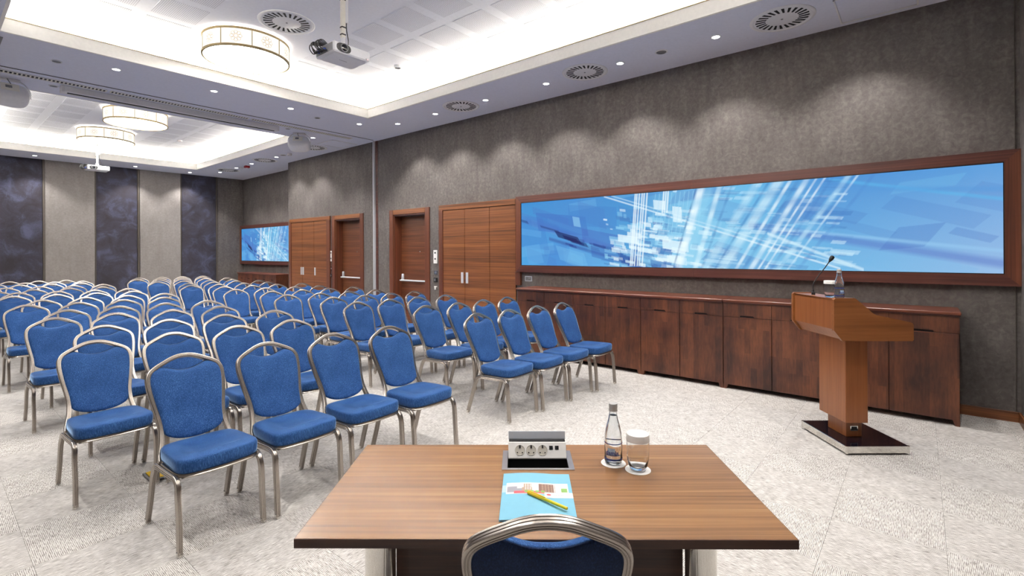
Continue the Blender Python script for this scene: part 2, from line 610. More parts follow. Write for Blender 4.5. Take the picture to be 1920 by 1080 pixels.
for a in (2.02, 3.972, 5.98):
    MB().box(a, a + 0.042, Y1 - 0.05, Y1, 0, CZ, 0.004).build('metal_strip', 'strip', wall_back)
for a in (3.045, 5.03, 1.085):
    MB().box(a, a + 0.022, Y1 - 0.036, Y1, 0, CZ, 0.003).build('metal_strip', 'strip', wall_back)

# baseboards
struct(MB().box(WX - 0.016, WX, Y0 + 0.016, -0.272, 0, 0.092, 0.003).build('baseboard_right', 'wood_cab'))
struct(MB().box(XL, WX, Y0, Y0 + 0.016, 0, 0.092, 0.003).build('baseboard_front', 'wood_cab'))
for a, b in ((6.945, 7.222), (8.494, 8.83), (9.15, 9.42)):
    struct(MB().box(WX - 0.016, WX, a, b, 0, 0.092, 0.003).build('baseboard_wall', 'wood_cab'))

# folding-wall post and dark brown strip on the screen wall
struct(MB().box(WX - 0.065, WX, 8.965, 8.985, 0, CZ, 0.003).build('trim_1', 'alu_white'))
struct(MB().box(WX - 0.012, WX, 8.885, 8.962, 0, CZ, 0.003).build('trim_2', 'wood_rail'))
struct(MB().box(WX - 0.05, WX, 4.985, 5.085, 1.0, 1.217, 0.003).build('trim_3', 'wood_frame'))
struct(MB().box(WX - 0.012, WX, -0.66, -0.655, 0.1, CZ, 0.0).build('trim_4', 'strip'))

# ceiling: soffit with two openings -------------------------------
CX0, CX1 = 0.573, 5.09
CA = (0.45, 7.505)
CB = (9.93, 15.85)
mb = MB()
zt = CZ + 0.06
def slab(x0, x1, y0, y1):
    mb.box(x0, x1, y0, y1, CZ, zt)
LW = 0.03
slab(XL - 0.2, CX0 - LW, Y0 - 0.2, Y1 + 0.2)
slab(CX1 + LW, NX + 0.2, Y0 - 0.2, Y1 + 0.2)
slab(CX0 - LW, CX1 + LW, Y0 - 0.2, CA[0] - LW)
slab(CX0 - LW, CX1 + LW, CA[1] + LW, 8.895)
slab(CX0 - LW, CX1 + LW, 8.925, CB[0] - LW)
slab(CX0 - LW, CX1 + LW, CB[1] + LW, Y1 + 0.2)
mb.box(CX0, CX1, 8.89, 8.93, CZ + 0.03, zt + 0.02)
ceiling = struct(mb.build('ceiling', 'ceil'))
# partition track (dark line)
tr = MB().box(XL, WX - 0.1, 8.896, 8.924, CZ - 0.004, CZ + 0.02).build('partition_track', 'grey', ceiling)
tr2 = MB().box(XL, WX - 0.1, 8.904, 8.916, CZ - 0.0055, CZ - 0.003).build('track_slot', 'darkgap', ceiling)
tr['label'] = 'thin metal track of the folding wall'

COVE = 0.30
upper = []
def coffer(idx, ya, yb, n_rows, ylast):
    up = MB().box(CX0 - COVE, CX1 + COVE, ya - COVE, yb + COVE, UZ, UZ + 0.05).build('ceiling_coffer', 'ceil_up')
    struct(up)
    # cove outer sides
    sd = MB()
    sd.box(CX0 - COVE - 0.03, CX0 - COVE, ya - COVE, yb + COVE, zt, UZ)
    sd.box(CX1 + COVE, CX1 + COVE + 0.03, ya - COVE, yb + COVE, zt, UZ)
    sd.box(CX0 - COVE, CX1 + COVE, ya - COVE - 0.03, ya - COVE, zt, UZ)
    sd.box(CX0 - COVE, CX1 + COVE, yb + COVE, yb + COVE + 0.03, zt, UZ)
    sd.build('cove_side', 'ceil_up', up)
    # lips, with a thin gold bead on the top edge
    for (x0, x1, y0, y1, lx, ly) in ((CX0 - 0.03, CX0, ya, yb, 1, 0), (CX1, CX1 + 0.03, ya, yb, -1, 0), (CX0 - 0.03, CX1 + 0.03, ya - 0.03, ya, 0, 1), (CX0 - 0.03, CX1 + 0.03, yb, yb + 0.03, 0, -1)):
        lip = MB().box(x0, x1, y0, y1, CZ - 0.001, LIPZ).build('cove_lip', 'lip', up)
        e = MB()
        if lx:
            xx = x1 if lx > 0 else x0
            e.box(min(xx, xx + lx * 0.006), max(xx, xx + lx * 0.006), y0, y1, LIPZ - 0.004, LIPZ + 0.006)
        else:
            yy = y1 if ly > 0 else y0
            e.box(x0, x1, min(yy, yy + ly * 0.006), max(yy, yy + ly * 0.006), LIPZ - 0.004, LIPZ + 0.006)
        e.build('edge_bead', 'brass', lip)
    # led strips lying in the cove
    for (x0, x1, y0, y1) in ((CX0 - 0.2, CX0 - 0.14, ya, yb), (CX1 + 0.14, CX1 + 0.2, ya, yb), (CX0, CX1, ya - 0.2, ya - 0.14), (CX0, CX1, yb + 0.14, yb + 0.2)):
        MB().box(x0, x1, y0, y1, 4.058, 4.063).build('led_strip', 'cove', up)
        MB().box(x0 - 0.012, x1 + 0.012, y0 - 0.012, y1 + 0.012, zt, 4.0575).build('led_ledge', 'ceil_up', up)
    # perforated panels
    pm = None
    PW, PH = 0.455, 0.472
    for c0 in (0.522, 1.107, 1.697, 3.500, 4.092, 4.690):
        for r in range(n_rows):
            y = ylast - r * 0.606
            loc = (c0 + PW / 2, y - PH / 2, UZ)
            if pm is None:
                pm = MB().box(-PW / 2, PW / 2, -PH / 2, PH / 2, -0.003, 0.002, 0.001).build('perforated_panel', 'perf', up, loc=loc).data
            else:
                link('perforated_panel', pm, up, loc)
    return up
up_a = coffer(0, CA[0], CA[1], 11, 7.325)
up_b = coffer(1, CB[0], CB[1], 9, 15.66)
struct(MB().box(XL - 0.3, NX + 0.3, Y0 - 0.3, Y1 + 0.3, UZ + 0.06, UZ + 0.1).build('ceiling_roof', 'ceil'))

# access hatches
for (x0, x1, y0, y1, lab) in ((5.56, 6.18, 0.0, 0.63, 'white square ceiling access hatch near the lectern corner'), (5.58, 6.19, 9.52, 10.12, 'white square ceiling access hatch past the folding wall track')):
    t = thing('access_hatch', lab, 'hatch', ((x0 + x1) / 2, (y0 + y1) / 2, CZ), group='ceiling access hatches')
    a, b = (x1 - x0) / 2, (y1 - y0) / 2
    MB().box(-a + 0.02, a - 0.02, -b + 0.02, b - 0.02, -0.006, 0.0, 0.002).build('hatch_door', 'ceil', t)
    f = MB()
    f.box(-a, a, -b, -b + 0.014, -0.009, 0); f.box(-a, a, b - 0.014, b, -0.009, 0)
    f.box(-a, -a + 0.014, -b, b, -0.009, 0); f.box(a - 0.014, a, -b, b, -0.009, 0)
    f.build('hatch_frame', 'white', t)

# ------------------------------------------------------------------ doors
def door(idx, y0, y1, lab, closer_green):
    """y0 near edge, y1 far edge of the opening"""
    t = link('door_%d' % idx, None, None, (WX, (y0 + y1) / 2, 0))
    tag(t, lab, None, None, 'structure')
    hw = (y1 - y0) / 2
    fwid = 0.125
    leafx = 0.165
    # casing: two stiles and a head, proud of the wall
    for s_ in (-1, 1):
        a, b = (hw, hw + fwid) if s_ > 0 else (-hw - fwid, -hw)
        MB().box(-0.022, 0.03, a, b, 0, DZ + 0.098, 0.004).build('door_casing', 'wood_frame', t)
    MB().box(-0.023, 0.03, -hw, hw, DZ, DZ + 0.098, 0.004).build('door_head', 'wood_cab', t)
    # reveal lining
    for s_ in (-1, 1):
        a, b = (hw - 0.03, hw) if s_ > 0 else (-hw, -hw + 0.03)
        MB().box(0.0, leafx + 0.1, a, b, 0, DZ, 0.002).build('door_jamb', 'wood_frame', t)
    MB().box(0.0, leafx + 0.1, -hw + 0.03, hw - 0.03, DZ - 0.03, DZ, 0.002).build('door_jamb', 'wood_rail', t)
    lf = MB().box(leafx, leafx + 0.045, -hw + 0.034, hw - 0.034, 0.01, DZ - 0.034, 0.003).build('door_leaf', 'wood_door', t)
    # panic bar: end housings and a bar
    hb = link('panic_bar', None, t)
    hx = leafx
    ya, yb = -hw + 0.09, hw - 0.08
    MB().box(hx - 0.05, hx, yb - 0.055, yb + 0.0, 0.955, 1.10, 0.014).build('bar_housing', 'alu_white', hb, True)
    MB().box(hx - 0.05, hx, ya, ya + 0.055, 0.955, 1.10, 0.014).build('bar_housing', 'alu_white', hb, True)
    MB().tube([(hx - 0.075, ya + 0.02, 0.968), (hx - 0.075, yb - 0.01, 0.968)], 0.017, (0, 0, 1), 10).build('bar', 'alu_white', hb, True)
    for yy in (ya + 0.03, yb - 0.03):
        MB().box(hx - 0.085, hx - 0.03, yy - 0.02, yy + 0.02, 0.95, 0.99, 0.006).build('bar_arm', 'steel', hb)
    # peephole
    MB().lathe([(0.011, 0), (0.013, 0.004), (0.008, 0.012)], 12).build('peephole', 'steel', t, True, (hx, -0.13, 1.557), (0, -PI / 2, 0))
    if closer_green:
        MB().box(hx - 0.012, hx, -hw + 0.05, -hw + 0.10, 1.19, 1.33, 0.003).build('exit_sticker_plate', 'white', t)
        MB().box(hx - 0.0135, hx - 0.012, -hw + 0.055, -hw + 0.08, 1.20, 1.32, 0.0).build('exit_sticker', 'green', t)
    return t
door(1, D1[0], D1[1], 'walnut door with panic bar beside the folding wall post, nearer room', True)
door(2, D2[0], D2[1], 'walnut door with panic bar beyond the folding wall post, farther room', False)

# ------------------------------------------------------------------ fitted wardrobes
def wardrobe(label, y0, y1, stile_far, stile_near, seams, pulls):
    t = thing('fitted_wardrobe', label, 'wardrobe', (WX, 0, 0), group='walnut wardrobes in the screen wall')
    H, hr = 2.412, 2.318
    x0 = -0.035
    MB().box(x0, -0.002, y0, y1, hr, H, 0.003).build('top_rail', 'wood_cab', t)
    if stile_far:
        MB().box(x0 - 0.004, -0.002, y1 - stile_far, y1, 0, hr, 0.003).build('stile', 'wood_frame', t)
    if stile_near:
        MB().box(x0 - 0.004, -0.002, y0, y0 + stile_near, 0, hr, 0.003).build('stile', 'wood_frame', t)
    MB().box(-0.012, -0.002, y0 + stile_near, y1 - stile_far, 0, hr).build('carcass', 'darkgap', t)
    ys = [y0 + stile_near] + seams + [y1 - stile_far]
    doors = []
    for a, b in zip(ys[:-1], ys[1:]):
        d = MB().box(x0 + 0.008, -0.010, a + 0.004, b - 0.004, 0.03, hr - 0.008, 0.003).build('wardrobe_door', 'wood_cab', t)
        for p in pulls:
            if a < p < b:
                h = MB().box(x0 - 0.004, x0 + 0.009, p - 0.028, p + 0.028, 0.985, 1.178, 0.003).build('pull_handle', 'alu_white', d)
                h['label'] = 'flush satin steel pull'
    return t
wardrobe('tall walnut wardrobe with two flush steel pulls, next to the large screen', 5.09, 6.94, 0.105, 0.0, [5.668, 6.266], [6.205, 6.325])
wardrobe('tall walnut wardrobe in the farther room, left of the far door', 10.765, 12.75, 0.105, 0.145, [11.50, 12.075], [11.45, 12.025, 12.125])

# ------------------------------------------------------------------ credenza run
def credenza(label, y0, y1, xf, xb, top, group):
    """two-module low cabinet, fronts at x = xf"""
    t = thing('credenza_cabinet', label, 'cabinet', (xf, (y0 + y1) / 2, 0), group=group)
    hw = (y1 - y0) / 2 - 0.002
    D = xb - xf - 0.004
    MB().box(0.02, D, -hw, hw, 0.052, top, 0.002).build('carcass', 'stave', t)
    for sy in (-1, 1):
        for xx in (0.0, D - 0.06):
            yy = sy * hw
            mbf = MB()
            a, b = (yy - sy * 0.05, yy) if sy > 0 else (yy, yy + 0.05)
            top4 = [(xx, min(a, b), 0.055), (xx + 0.05, min(a, b), 0.055), (xx + 0.05, max(a, b), 0.055), (xx, max(a, b), 0.055)]
            k0 = (0.018 if sy > 0 else 0); k1 = (0 if sy > 0 else 0.018)
            bot4 = [(xx, min(a, b) + k0, 0), (xx + 0.04, min(a, b) + k0, 0), (xx + 0.04, max(a, b) - k1, 0), (xx, max(a, b) - k1, 0)]
            mbf.loft([bot4, top4]).build('foot', 'stave', t)
    n = max(1, round((y1 - y0) / 0.495))
    wd = (y1 - y0) / n
    zd = 0.812 * top / 0.962
    for i in range(n):
        a = -hw - 0.002 + i * wd + 0.003
        b = a + wd - 0.006
        c = (a + b) / 2
        dr = MB()
        # drawer front with a notch along its lower edge for the recessed grip
        poly = [(a, zd), (c - 0.078, zd), (c - 0.066, zd + 0.017), (c + 0.066, zd + 0.017), (c + 0.078, zd), (b, zd), (b, top - 0.004), (a, top - 0.004)]
        dr.prism(poly, 'x', 0.0, 0.02)
        d = dr.build('drawer', 'stave', t)
        g = MB().box(0.012, 0.0205, c - 0.072, c + 0.072, zd - 0.004, zd + 0.016).build('grip_recess', 'darkgap', d)
        MB().box(-0.006, 0.004, c - 0.07, c + 0.07, zd - 0.010, zd - 0.003, 0.002).build('grip_lip', 'wood_top', d)
        MB().box(0.0, 0.02, a, b, 0.05, zd - 0.004, 0.003).build('cabinet_door', 'stave', t)
    return t
edges = [4.69, 3.70, 2.705, 1.712, 0.722, -0.266]
clab = ['dark walnut low cabinet at the wardrobe end of the long run under the screen',
        'dark walnut low cabinet second from the wardrobe, behind the front chairs',
        'dark walnut low cabinet in the middle of the run under the large screen',
        'dark walnut low cabinet just left of the lectern, under the large screen',
        'dark walnut low cabinet at the corner end, behind the lectern']
for i in range(5):
    credenza(clab[i], edges[i + 1], edges[i], 5.79, WX, 0.962, 'low cabinets along the screen wall')
def worktop(label, y0, y1, x0, x1, z0, z1):
    mb = MB()
    mb.box(x0, x1, y0, y1, z0 + 0.012, z1, 0.005)
    o = mb.build('worktop', 'wood_top', None)
    u = MB().box(x0 + 0.014, x1, y0 + 0.004, y1 - 0.004, z0, z0 + 0.012).build('under_bead', 'wood_rail', o)
    tag(o, label, 'worktop')
worktop('long reddish walnut worktop lying on the low cabinets, wardrobe end', 1.714, 4.70, 5.762, WX, 0.962, 1.0)
worktop('long reddish walnut worktop lying on the low cabinets behind the lectern', -0.275, 1.710, 5.762, WX, 0.962, 1.0)
FE = [16.24, 15.21, 14.22, 13.70]
credenza('dark walnut low cabinet in the far niche, left one under the far screen', 15.21, 16.22, 6.32, NX, 0.91, 'low cabinets in the far niche')
credenza('dark walnut low cabinet in the far niche, right one under the far screen', 13.69, 15.21, 6.32, NX, 0.91, 'low cabinets in the far niche')
worktop('short walnut worktop lying on the low cabinets in the far niche', 13.68, 16.25, 6.295, NX, 0.91, 0.945)

# ------------------------------------------------------------------ screens
def picture(U, V, seed=3):
    """abstract blue light-beam artwork; U,V in metres on a 5.53 x 1.01 m canvas"""
    rng = np.random.RandomState(seed)
    def c(r, g, b):
        return np.array(srgb(r, g, b)[:3])
    U = U.astype(np.float32); V = V.astype(np.float32)
    xs = np.array([0, 1.0, 2.0, 2.7, 3.4, 4.2, 5.53])
    top = np.array([c(56, 140, 206), c(72, 140, 206), c(60, 140, 204), c(120, 190, 228), c(100, 180, 226), c(72, 140, 208), c(92, 156, 216)])
    bot = np.array([c(76, 160, 220), c(80, 150, 216), c(96, 176, 224), c(150, 210, 238), c(130, 196, 232), c(112, 182, 226), c(150, 186, 226)])
    v = np.clip(V / 1.01, 0, 1)[..., None]
    t_ = np.stack([np.interp(U, xs, top[:, k]) for k in range(3)], -1)
    b_ = np.stack([np.interp(U, xs, bot[:, k]) for k in range(3)], -1)
    img = t_ * v + b_ * (1 - v)
    def blend(mask, col, a):
        k_ = np.nonzero(mask)
        if len(k_[0]):
            m = (mask[k_] * a)[:, None]
            img[k_] = img[k_] * (1 - m) + col * m
        return img
    def quad(u0, v0, wd, ht, sk, slope):
        """sheared rectangle: vertical sides lean by sk, horizontals fall by slope"""
        vv = V - v0 + slope * (U - u0)
        uu = U - u0 - sk * vv
        return ((uu > 0) & (uu < wd) & (vv > 0) & (vv < ht)).astype(float)
    # broad translucent facets
    for i in range(40):
        u0 = rng.uniform(-0.3, 5.4); v0 = rng.uniform(-0.1, 1.0)
        sk = -0.15 if u0 < 2.4 else 0.75
        sl = 0.33 if rng.rand() < 0.7 else -0.1
        m = quad(u0, v0, rng.uniform(0.25, 0.9), rng.uniform(0.06, 0.28), sk, sl)
        col = c(110, 180, 226) if rng.rand() < 0.5 else c(72, 116, 192)
        img = blend(m, col, rng.uniform(0.18, 0.42))
    # long falling bands
    for (u0, v0, u1, v1, w0, col, a) in ((1.5, 1.0, 4.3, 0.03, 0.012, c(220, 240, 250), 0.7), (1.62, 1.0, 4.4, 0.05, 0.01, c(200, 230, 246), 0.55), (3.4, 0.52, 5.6, 0.08, 0.05, c(84, 110, 192), 0.55), (3.5, 0.50, 5.6, 0.20, 0.02, c(150, 200, 236), 0.5), (0.1, 0.72, 2.6, -0.02, 0.05, c(74, 108, 190), 0.5), (0.55, 0.42, 2.9, -0.2, 0.03, c(40, 60, 150), 0.55), (4.2, 0.98, 5.6, 0.66, 0.02, c(90, 180, 230), 0.55), (4.0, 0.90, 5.6, 0.76, 0.03, c(84, 150, 214), 0.5), (3.6, 0.42, 4.5, 0.02, 0.02, c(214, 240, 250), 0.6)):
        line = v0 + (v1 - v0) * (U - u0) / (u1 - u0)
        d = np.abs(V - line)
        m = np.clip(1.3 - d / w0, 0, 1) * ((U > min(u0, u1)) & (U < max(u0, u1)))
        img = blend(m, col, a)
    # tall facets at the left
    for (u0, v0, wd, ht, sk, sl, col, a) in ((0.0, 0.30, 0.55, 0.5, -0.25, 0.1, c(60, 120, 200), 0.35), (0.35, 0.55, 0.9, 0.28, -0.2, 0.12, c(58, 104, 190), 0.5), (0.9, 0.62, 0.8, 0.3, 0.0, 0.1, c(60, 126, 200), 0.45), (0.15, 0.02, 0.3, 0.3, -0.3, -0.1, c(96, 168, 224), 0.5), (0.5, 0.0, 0.35, 0.24, 0.3, 0.0, c(64, 126, 204), 0.4), (0.75, 0.10, 0.5, 0.2, -0.4, 0.25, c(112, 184, 230), 0.4), (1.0, 0.60, 0.12, 0.14, -0.2, 0.2, c(150, 208, 238), 0.5), (0.0, 0.50, 0.4, 0.1, 0, 0.15, c(96, 170, 226), 0.4), (1.15, 0.36, 0.6, 0.2, -0.1, 0.2, c(66, 100, 186), 0.5), (1.3, 0.15, 0.8, 0.16, -0.1, 0.25, c(52, 92, 178), 0.5)):
        img = blend(quad(u0, v0, wd, ht, sk, sl), col, a)
    # dark blocks
    for i in range(34):
        u0 = rng.uniform(0.85, 2.5)
        v0 = 0.42 - 0.27 * (u0 - 0.7) + rng.uniform(-0.08, 0.07)
        m = quad(u0, v0, rng.uniform(0.08, 0.34), rng.uniform(0.010, 0.045), -0.2, 0.27)
        img = blend(m, c(30, 44, 132) if u0 < 1.3 else c(36, 70, 152), rng.uniform(0.25, 0.7))
    for (u0, v0, wd, ht, a) in ((0.72, 0.44, 0.42, 0.085, 0.8), (0.84, 0.41, 0.25, 0.05, 0.8), (0.95, 0.36, 0.3, 0.05, 0.6), (0.40, 0.60, 0.35, 0.03, 0.45), (0.02, 0.70, 0.14, 0.04, 0.5)):
        img = blend(quad(u0, v0, wd, ht, -0.9, 0.27), c(14, 22, 92), a)
    # small light blocks around the beams
    for i in range(240):
        u0 = rng.normal(2.2, 0.36); v0 = abs(rng.normal(0.32, 0.24))
        if u0 < 1.45 or u0 > 2.95:
            continue
        m = quad(u0, v0, rng.uniform(0.03, 0.22), rng.uniform(0.015, 0.075), -0.1 if u0 < 2.2 else 0.22, 0.16)
        q = rng.rand()
        col = c(222, 244, 252) if q < 0.42 else (c(140, 204, 236) if q < 0.72 else c(62, 116, 186))
        img = blend(m, col, rng.uniform(0.2, 0.75))
    for (u0, v0, wd, ht) in ((1.72, 0.36, 0.30, 0.10), (1.86, 0.42, 0.2, 0.07), (2.36, 0.26, 0.34, 0.12), (2.18, 0.40, 0.26, 0.05), (2.42, 0.08, 0.26, 0.09), (2.5, 0.60, 0.12, 0.2), (2.24, 0.78, 0.16, 0.12)):
        img = blend(quad(u0, v0, wd, ht, -0.05, 0.16), c(226, 246, 252), 0.7)
    for u0 in np.arange(2.15, 2.8, 0.055):
        m = (np.abs(U - u0 - 0.12 * V) < 0.006) & (V > 0.45) & (V < 0.98)
        img = blend(m.astype(float), c(160, 216, 240), 0.35)
    # cross bars right of the beams
    for i in range(120):
        u0 = rng.uniform(2.85, 4.25); v0 = rng.uniform(0, 0.98)
        m = quad(u0, v0, rng.uniform(0.05, 0.3), rng.uniform(0.006, 0.05), 0.58, 0.10)
        col = c(206, 238, 250) if rng.rand() < 0.5 else c(58, 112, 184)
        img = blend(m, col, rng.uniform(0.12, 0.42))
    # near vertical stripe bundle
    for u0 in (1.90, 1.925, 1.96, 2.0, 2.03, 2.07, 2.30, 2.33, 2.36):
        line = u0 + 0.08 * V
        hi = 1.1 if u0 < 2.2 else 1.1
        lo = 0.02 if u0 < 2.2 else 0.72
        m = np.clip(1.4 - np.abs(U - line) / 0.010, 0, 1) * ((V < hi) & (V > lo))
        img = blend(m, c(236, 250, 254), 0.75)
    # main beams
    for (ub, ut, w0, a, col) in ((2.57, 2.86, 0.045, 0.95, c(236, 250, 254)), (2.50, 2.80, 0.012, 0.6, c(40, 90, 160)), (2.66, 2.95, 0.06, 0.55, c(150, 214, 240)), (2.78, 3.08, 0.03, 0.8, c(220, 246, 252)), (2.86, 3.22, 0.016, 0.5, c(60, 120, 186)), (2.90, 3.50, 0.05, 0.6, c(200, 236, 248)), (3.02, 3.62, 0.015, 0.5, c(50, 110, 180)), (3.10, 3.72, 0.055, 0.7, c(214, 242, 250)), (3.26, 3.84, 0.02, 0.8, c(230, 248, 252)), (3.34, 3.92, 0.02, 0.5, c(56, 116, 186)), (3.42, 4.0, 0.03, 0.8, c(226, 246, 252)), (3.50, 4.09, 0.012, 0.75, c(236, 250, 254)), (3.57, 4.17, 0.012, 0.7, c(236, 250, 254)), (3.63, 4.24, 0.018, 0.45, c(60, 116, 190)), (3.70, 4.38, 0.028, 0.6, c(196, 234, 248)), (3.80, 4.46, 0.012, 0.6, c(220, 244, 252)), (3.9, 4.6, 0.02, 0.35, c(70, 120, 196))):
        line = ub + (ut - ub) * V / 1.01
        d = np.abs(U - line)
        m = np.clip(1.5 - d / w0, 0, 1) ** 1.2
        img = blend(m * (0.75 + 0.25 * np.sin(V * 31 + ub * 9)), col, a * 0.85)
    return np.clip(img, 0.002, 1.0)

def display(label, xp, y_far, y_near, z0, z1, fw_, group, sq):
    """wood framed video wall: y_far is its left end as seen from the room"""
    t = thing('video_wall', label, 'screen', (xp, 0, 0), group=group)
    back = (WX if xp < 6.5 else NX) - xp
    # frame rails with mitred ends and a joint in the middle
    ym = y_far - (y_far - y_near) * 0.5
    xa, xb_ = -0.0, back
    def rail(poly, mat):
        MB().prism(poly, 'x', xa, xb_).build('frame_rail', mat, t)
    g = 0.0012
    rail([(y_far, z1), (y_far - fw_, z1 - fw_), (ym + g, z1 - fw_), (ym + g, z1)], 'wood_rail')
    rail([(y_near, z1), (y_near + fw_, z1 - fw_), (ym - g, z1 - fw_), (ym - g, z1)], 'wood_rail')
    rail([(y_far, z0), (y_far - fw_, z0 + fw_), (ym + g, z0 + fw_), (ym + g, z0)], 'wood_rail')
    rail([(y_near, z0), (y_near + fw_, z0 + fw_), (ym - g, z0 + fw_), (ym - g, z0)], 'wood_rail')
    rail([(y_far, z0), (y_far, z1), (y_far - fw_, z1 - fw_), (y_far - fw_, z0 + fw_)], 'wood_frame')
    rail([(y_near, z0), (y_near, z1), (y_near + fw_, z1 - fw_), (y_near + fw_, z0 + fw_)], 'wood_frame')
    # inner bezel
    bz = MB()
    b = 0.008
    ya, yb = y_near + fw_, y_far - fw_
    za, zb = z0 + fw_, z1 - fw_
    bz.box(0.006, 0.03, ya, yb, za, za + b); bz.box(0.006, 0.03, ya, yb, zb - b, zb)
    bz.box(0.006, 0.03, ya, ya + b, za, zb); bz.box(0.006, 0.03, yb - b, yb, za, zb)
    bz.build('bezel', 'black', t)
    # picture surface
    nu, nv = (900, 164) if sq > 0.9 else (360, 72)
    uu = np.linspace(0, 1, nu + 1); vv = np.linspace(0, 1, nv + 1)
    UU, VV = np.meshgrid(uu, vv)
    acc = 0
    for du, dv_ in ((-0.25, -0.12), (0.12, -0.25), (0.25, 0.12), (-0.12, 0.25)):
        acc = acc + picture(UU * 5.53 + du * 5.53 / nu, VV * 1.01 + dv_ * 1.01 / nv)
    col = acc / 4.0
    verts = np.stack([np.full(UU.size, 0.012), (yb - UU * (yb - ya)).ravel(), (za + VV * (zb - za)).ravel()], -1)
    idx = np.arange((nu + 1) * (nv + 1)).reshape(nv + 1, nu + 1)
    q = np.stack([idx[:-1, :-1], idx[1:, :-1], idx[1:, 1:], idx[:-1, 1:]], -1).reshape(-1, 4)
    me = bpy.data.meshes.new('display_panel')
    me.vertices.add(len(verts)); me.vertices.foreach_set('co', verts.ravel())
    me.loops.add(q.size); me.loops.foreach_set('vertex_index', q.ravel())
    me.polygons.add(len(q)); me.polygons.foreach_set('loop_start', np.arange(0, q.size, 4))
    me.polygons.foreach_set('loop_total', np.full(len(q), 4))
    me.update(calc_edges=True)
    ca = me.color_attributes.new('picture', 'FLOAT_COLOR', 'POINT')
    c4 = np.concatenate([col.reshape(-1, 3), np.ones((col.size // 3, 1))], -1)
    ca.data.foreach_set('color', c4.ravel().astype(np.float32))
    me.materials.append(MAT['screen'])
    link('display_panel', me, t)
    MB().box(0.03, back, y_near + 0.02, y_far - 0.02, z0 + 0.02, z1 - 0.02).build('back_box', 'black', t)
    return t
display('very wide wood-framed video screen on the wall behind the lectern', 6.20, 5.054, -0.688, 1.217, 2.434, 0.104, 'wood framed video screens', 1.0)
display('wood-framed video screen in the niche of the farther room', 6.68, 16.98, 12.98, 1.19, 2.415, 0.10, 'wood framed video screens', 0.72)

# ================================================================== CEILING FITTINGS
def downlight(x, y, label, energy=L_SPOT, first=[None]):
    if first[0] is None:
        t = thing('downlight', label, 'downlight', (x, y, CZ), group='recessed ceiling downlights')
        MB().lathe([(0.040, 0.0), (0.041, -0.005), (0.052, -0.0045), (0.055, 0.0)], 24, cap0=False, cap1=False).build('trim_ring', 'white', t, True)
        MB().lathe([(0.0405, -0.0032), (0.02, -0.0036)], 24, cap0=False).build('lens', 'spot', t)
        ld = bpy.data.lights.new('lamp', 'SPOT')
        ld.energy = energy
        ld.spot_size = math.radians(104)
        ld.spot_blend = 0.55
        ld.shadow_soft_size = 0.035
        ld.color = (1.0, 0.965, 0.925)
        lo = link('lamp', ld, t, (0, 0, -0.02))
        register(t)
        first[0] = t
        return t
    c = copy_tree(first[0], (x, y, CZ))
    c['label'] = label
    return c
dl_front = [(1.646, 7.965), (2.784, 7.955), (3.931, 7.967), (5.227, 7.98)]
for i, (x, y) in enumerate(dl_front):
    downlight(x, y, 'lit recessed downlight on the soffit before the folding wall track, %s from the left' % ORD(i))
dl_wall = [(5.68, 7.43), (5.69, 6.406), (5.685, 5.229), (5.685, 4.064), (5.675, 2.91), (5.665, 1.737)]
for i, (x, y) in enumerate(dl_wall):
    downlight(x, y, 'lit recessed downlight above the near screen wall, %s counted from the post' % ORD(i))
downlight(5.665, 0.45, 'added unseen downlight above the near screen wall, beyond the access hatch')  # extra downlight added out of view, continuing the row
dl_far = [(1.824, 16.45), (3.814, 16.49), (5.133, 16.54)]
for i, (x, y) in enumerate(dl_far):
    downlight(x, y, 'lit recessed downlight along the far wall soffit, %s from the left' % ORD(i))
dl_farw = [(5.70, 15.86), (5.70, 14.70), (5.70, 13.71), (5.70, 12.29), (5.69, 11.22), (5.235, 9.661)]
for i, (x, y) in enumerate(dl_farw):
    downlight(x, y, 'lit recessed downlight on the farther room right soffit, %s from the far corner' % ORD(i))
# extra downlights added out of view to light the left aisle and foreground
for i, y in enumerate((7.43, 6.0, 4.6, 3.2, 1.8)):
    downlight(-0.02, y, 'added unseen downlight above the left aisle, %s from the track' % ORD(i))
for i, x in enumerate((1.65, 2.80, 3.95)):
    downlight(x, -0.12, 'added unseen downlight above the table end, %s from the left' % ORD(i))
for i, y in enumerate((10.6, 12.2, 13.8, 15.4)):
    downlight(-0.02, y, 'added unseen downlight above the left aisle of the farther room, %s' % ORD(i))

def swirl(x, y, z, label, R=0.30, first={}):
    if R not in first:
        t = thing('swirl_diffuser', label, 'air vent', (x, y, z), group='round swirl air diffusers')
        MB().lathe([(R, 0.0), (R, -0.006), (R * 0.965, -0.013), (R * 0.90, -0.013), (R * 0.875, -0.004)], 40, cap0=False, cap1=False).build('outer_ring', 'white', t, True)
        MB().lathe([(R * 0.88, -0.003), (R * 0.87, -0.005), (0.02, -0.006)], 40, cap0=False).build('face_plate', 'white', t, True)
        sm = None
        n = 24
        for i in range(n):
            a = 2 * PI * i / n
            if sm is None:
                # a slanted louvre slot
                sm = MB().prism([(R * 0.50, -0.004), (R * 0.81, -0.026), (R * 0.81, 0.002), (R * 0.50, 0.014)], 'z', -0.0075, -0.004)
                so = sm.build('louvre_slot', 'darkgap', t, rot=(0, 0, a))
                sm = so.data
            else:
                link('louvre_slot', sm, t, None, (0, 0, a))
        MB().lathe([(0.012, -0.006), (0.010, -0.010), (0.0, -0.011)], 10, cap0=False, cap1=False).build('centre_screw', 'grey', t, True)
        register(t)
        first[R] = t
        return t
    c = copy_tree(first[R], (x, y, z))
    c['label'] = label
    return c
swirl(5.66, 1.08, CZ, 'round white swirl air diffuser nearest the lectern corner')
swirl(5.65, 3.41, CZ, 'round white swirl air diffuser above the middle of the large screen')
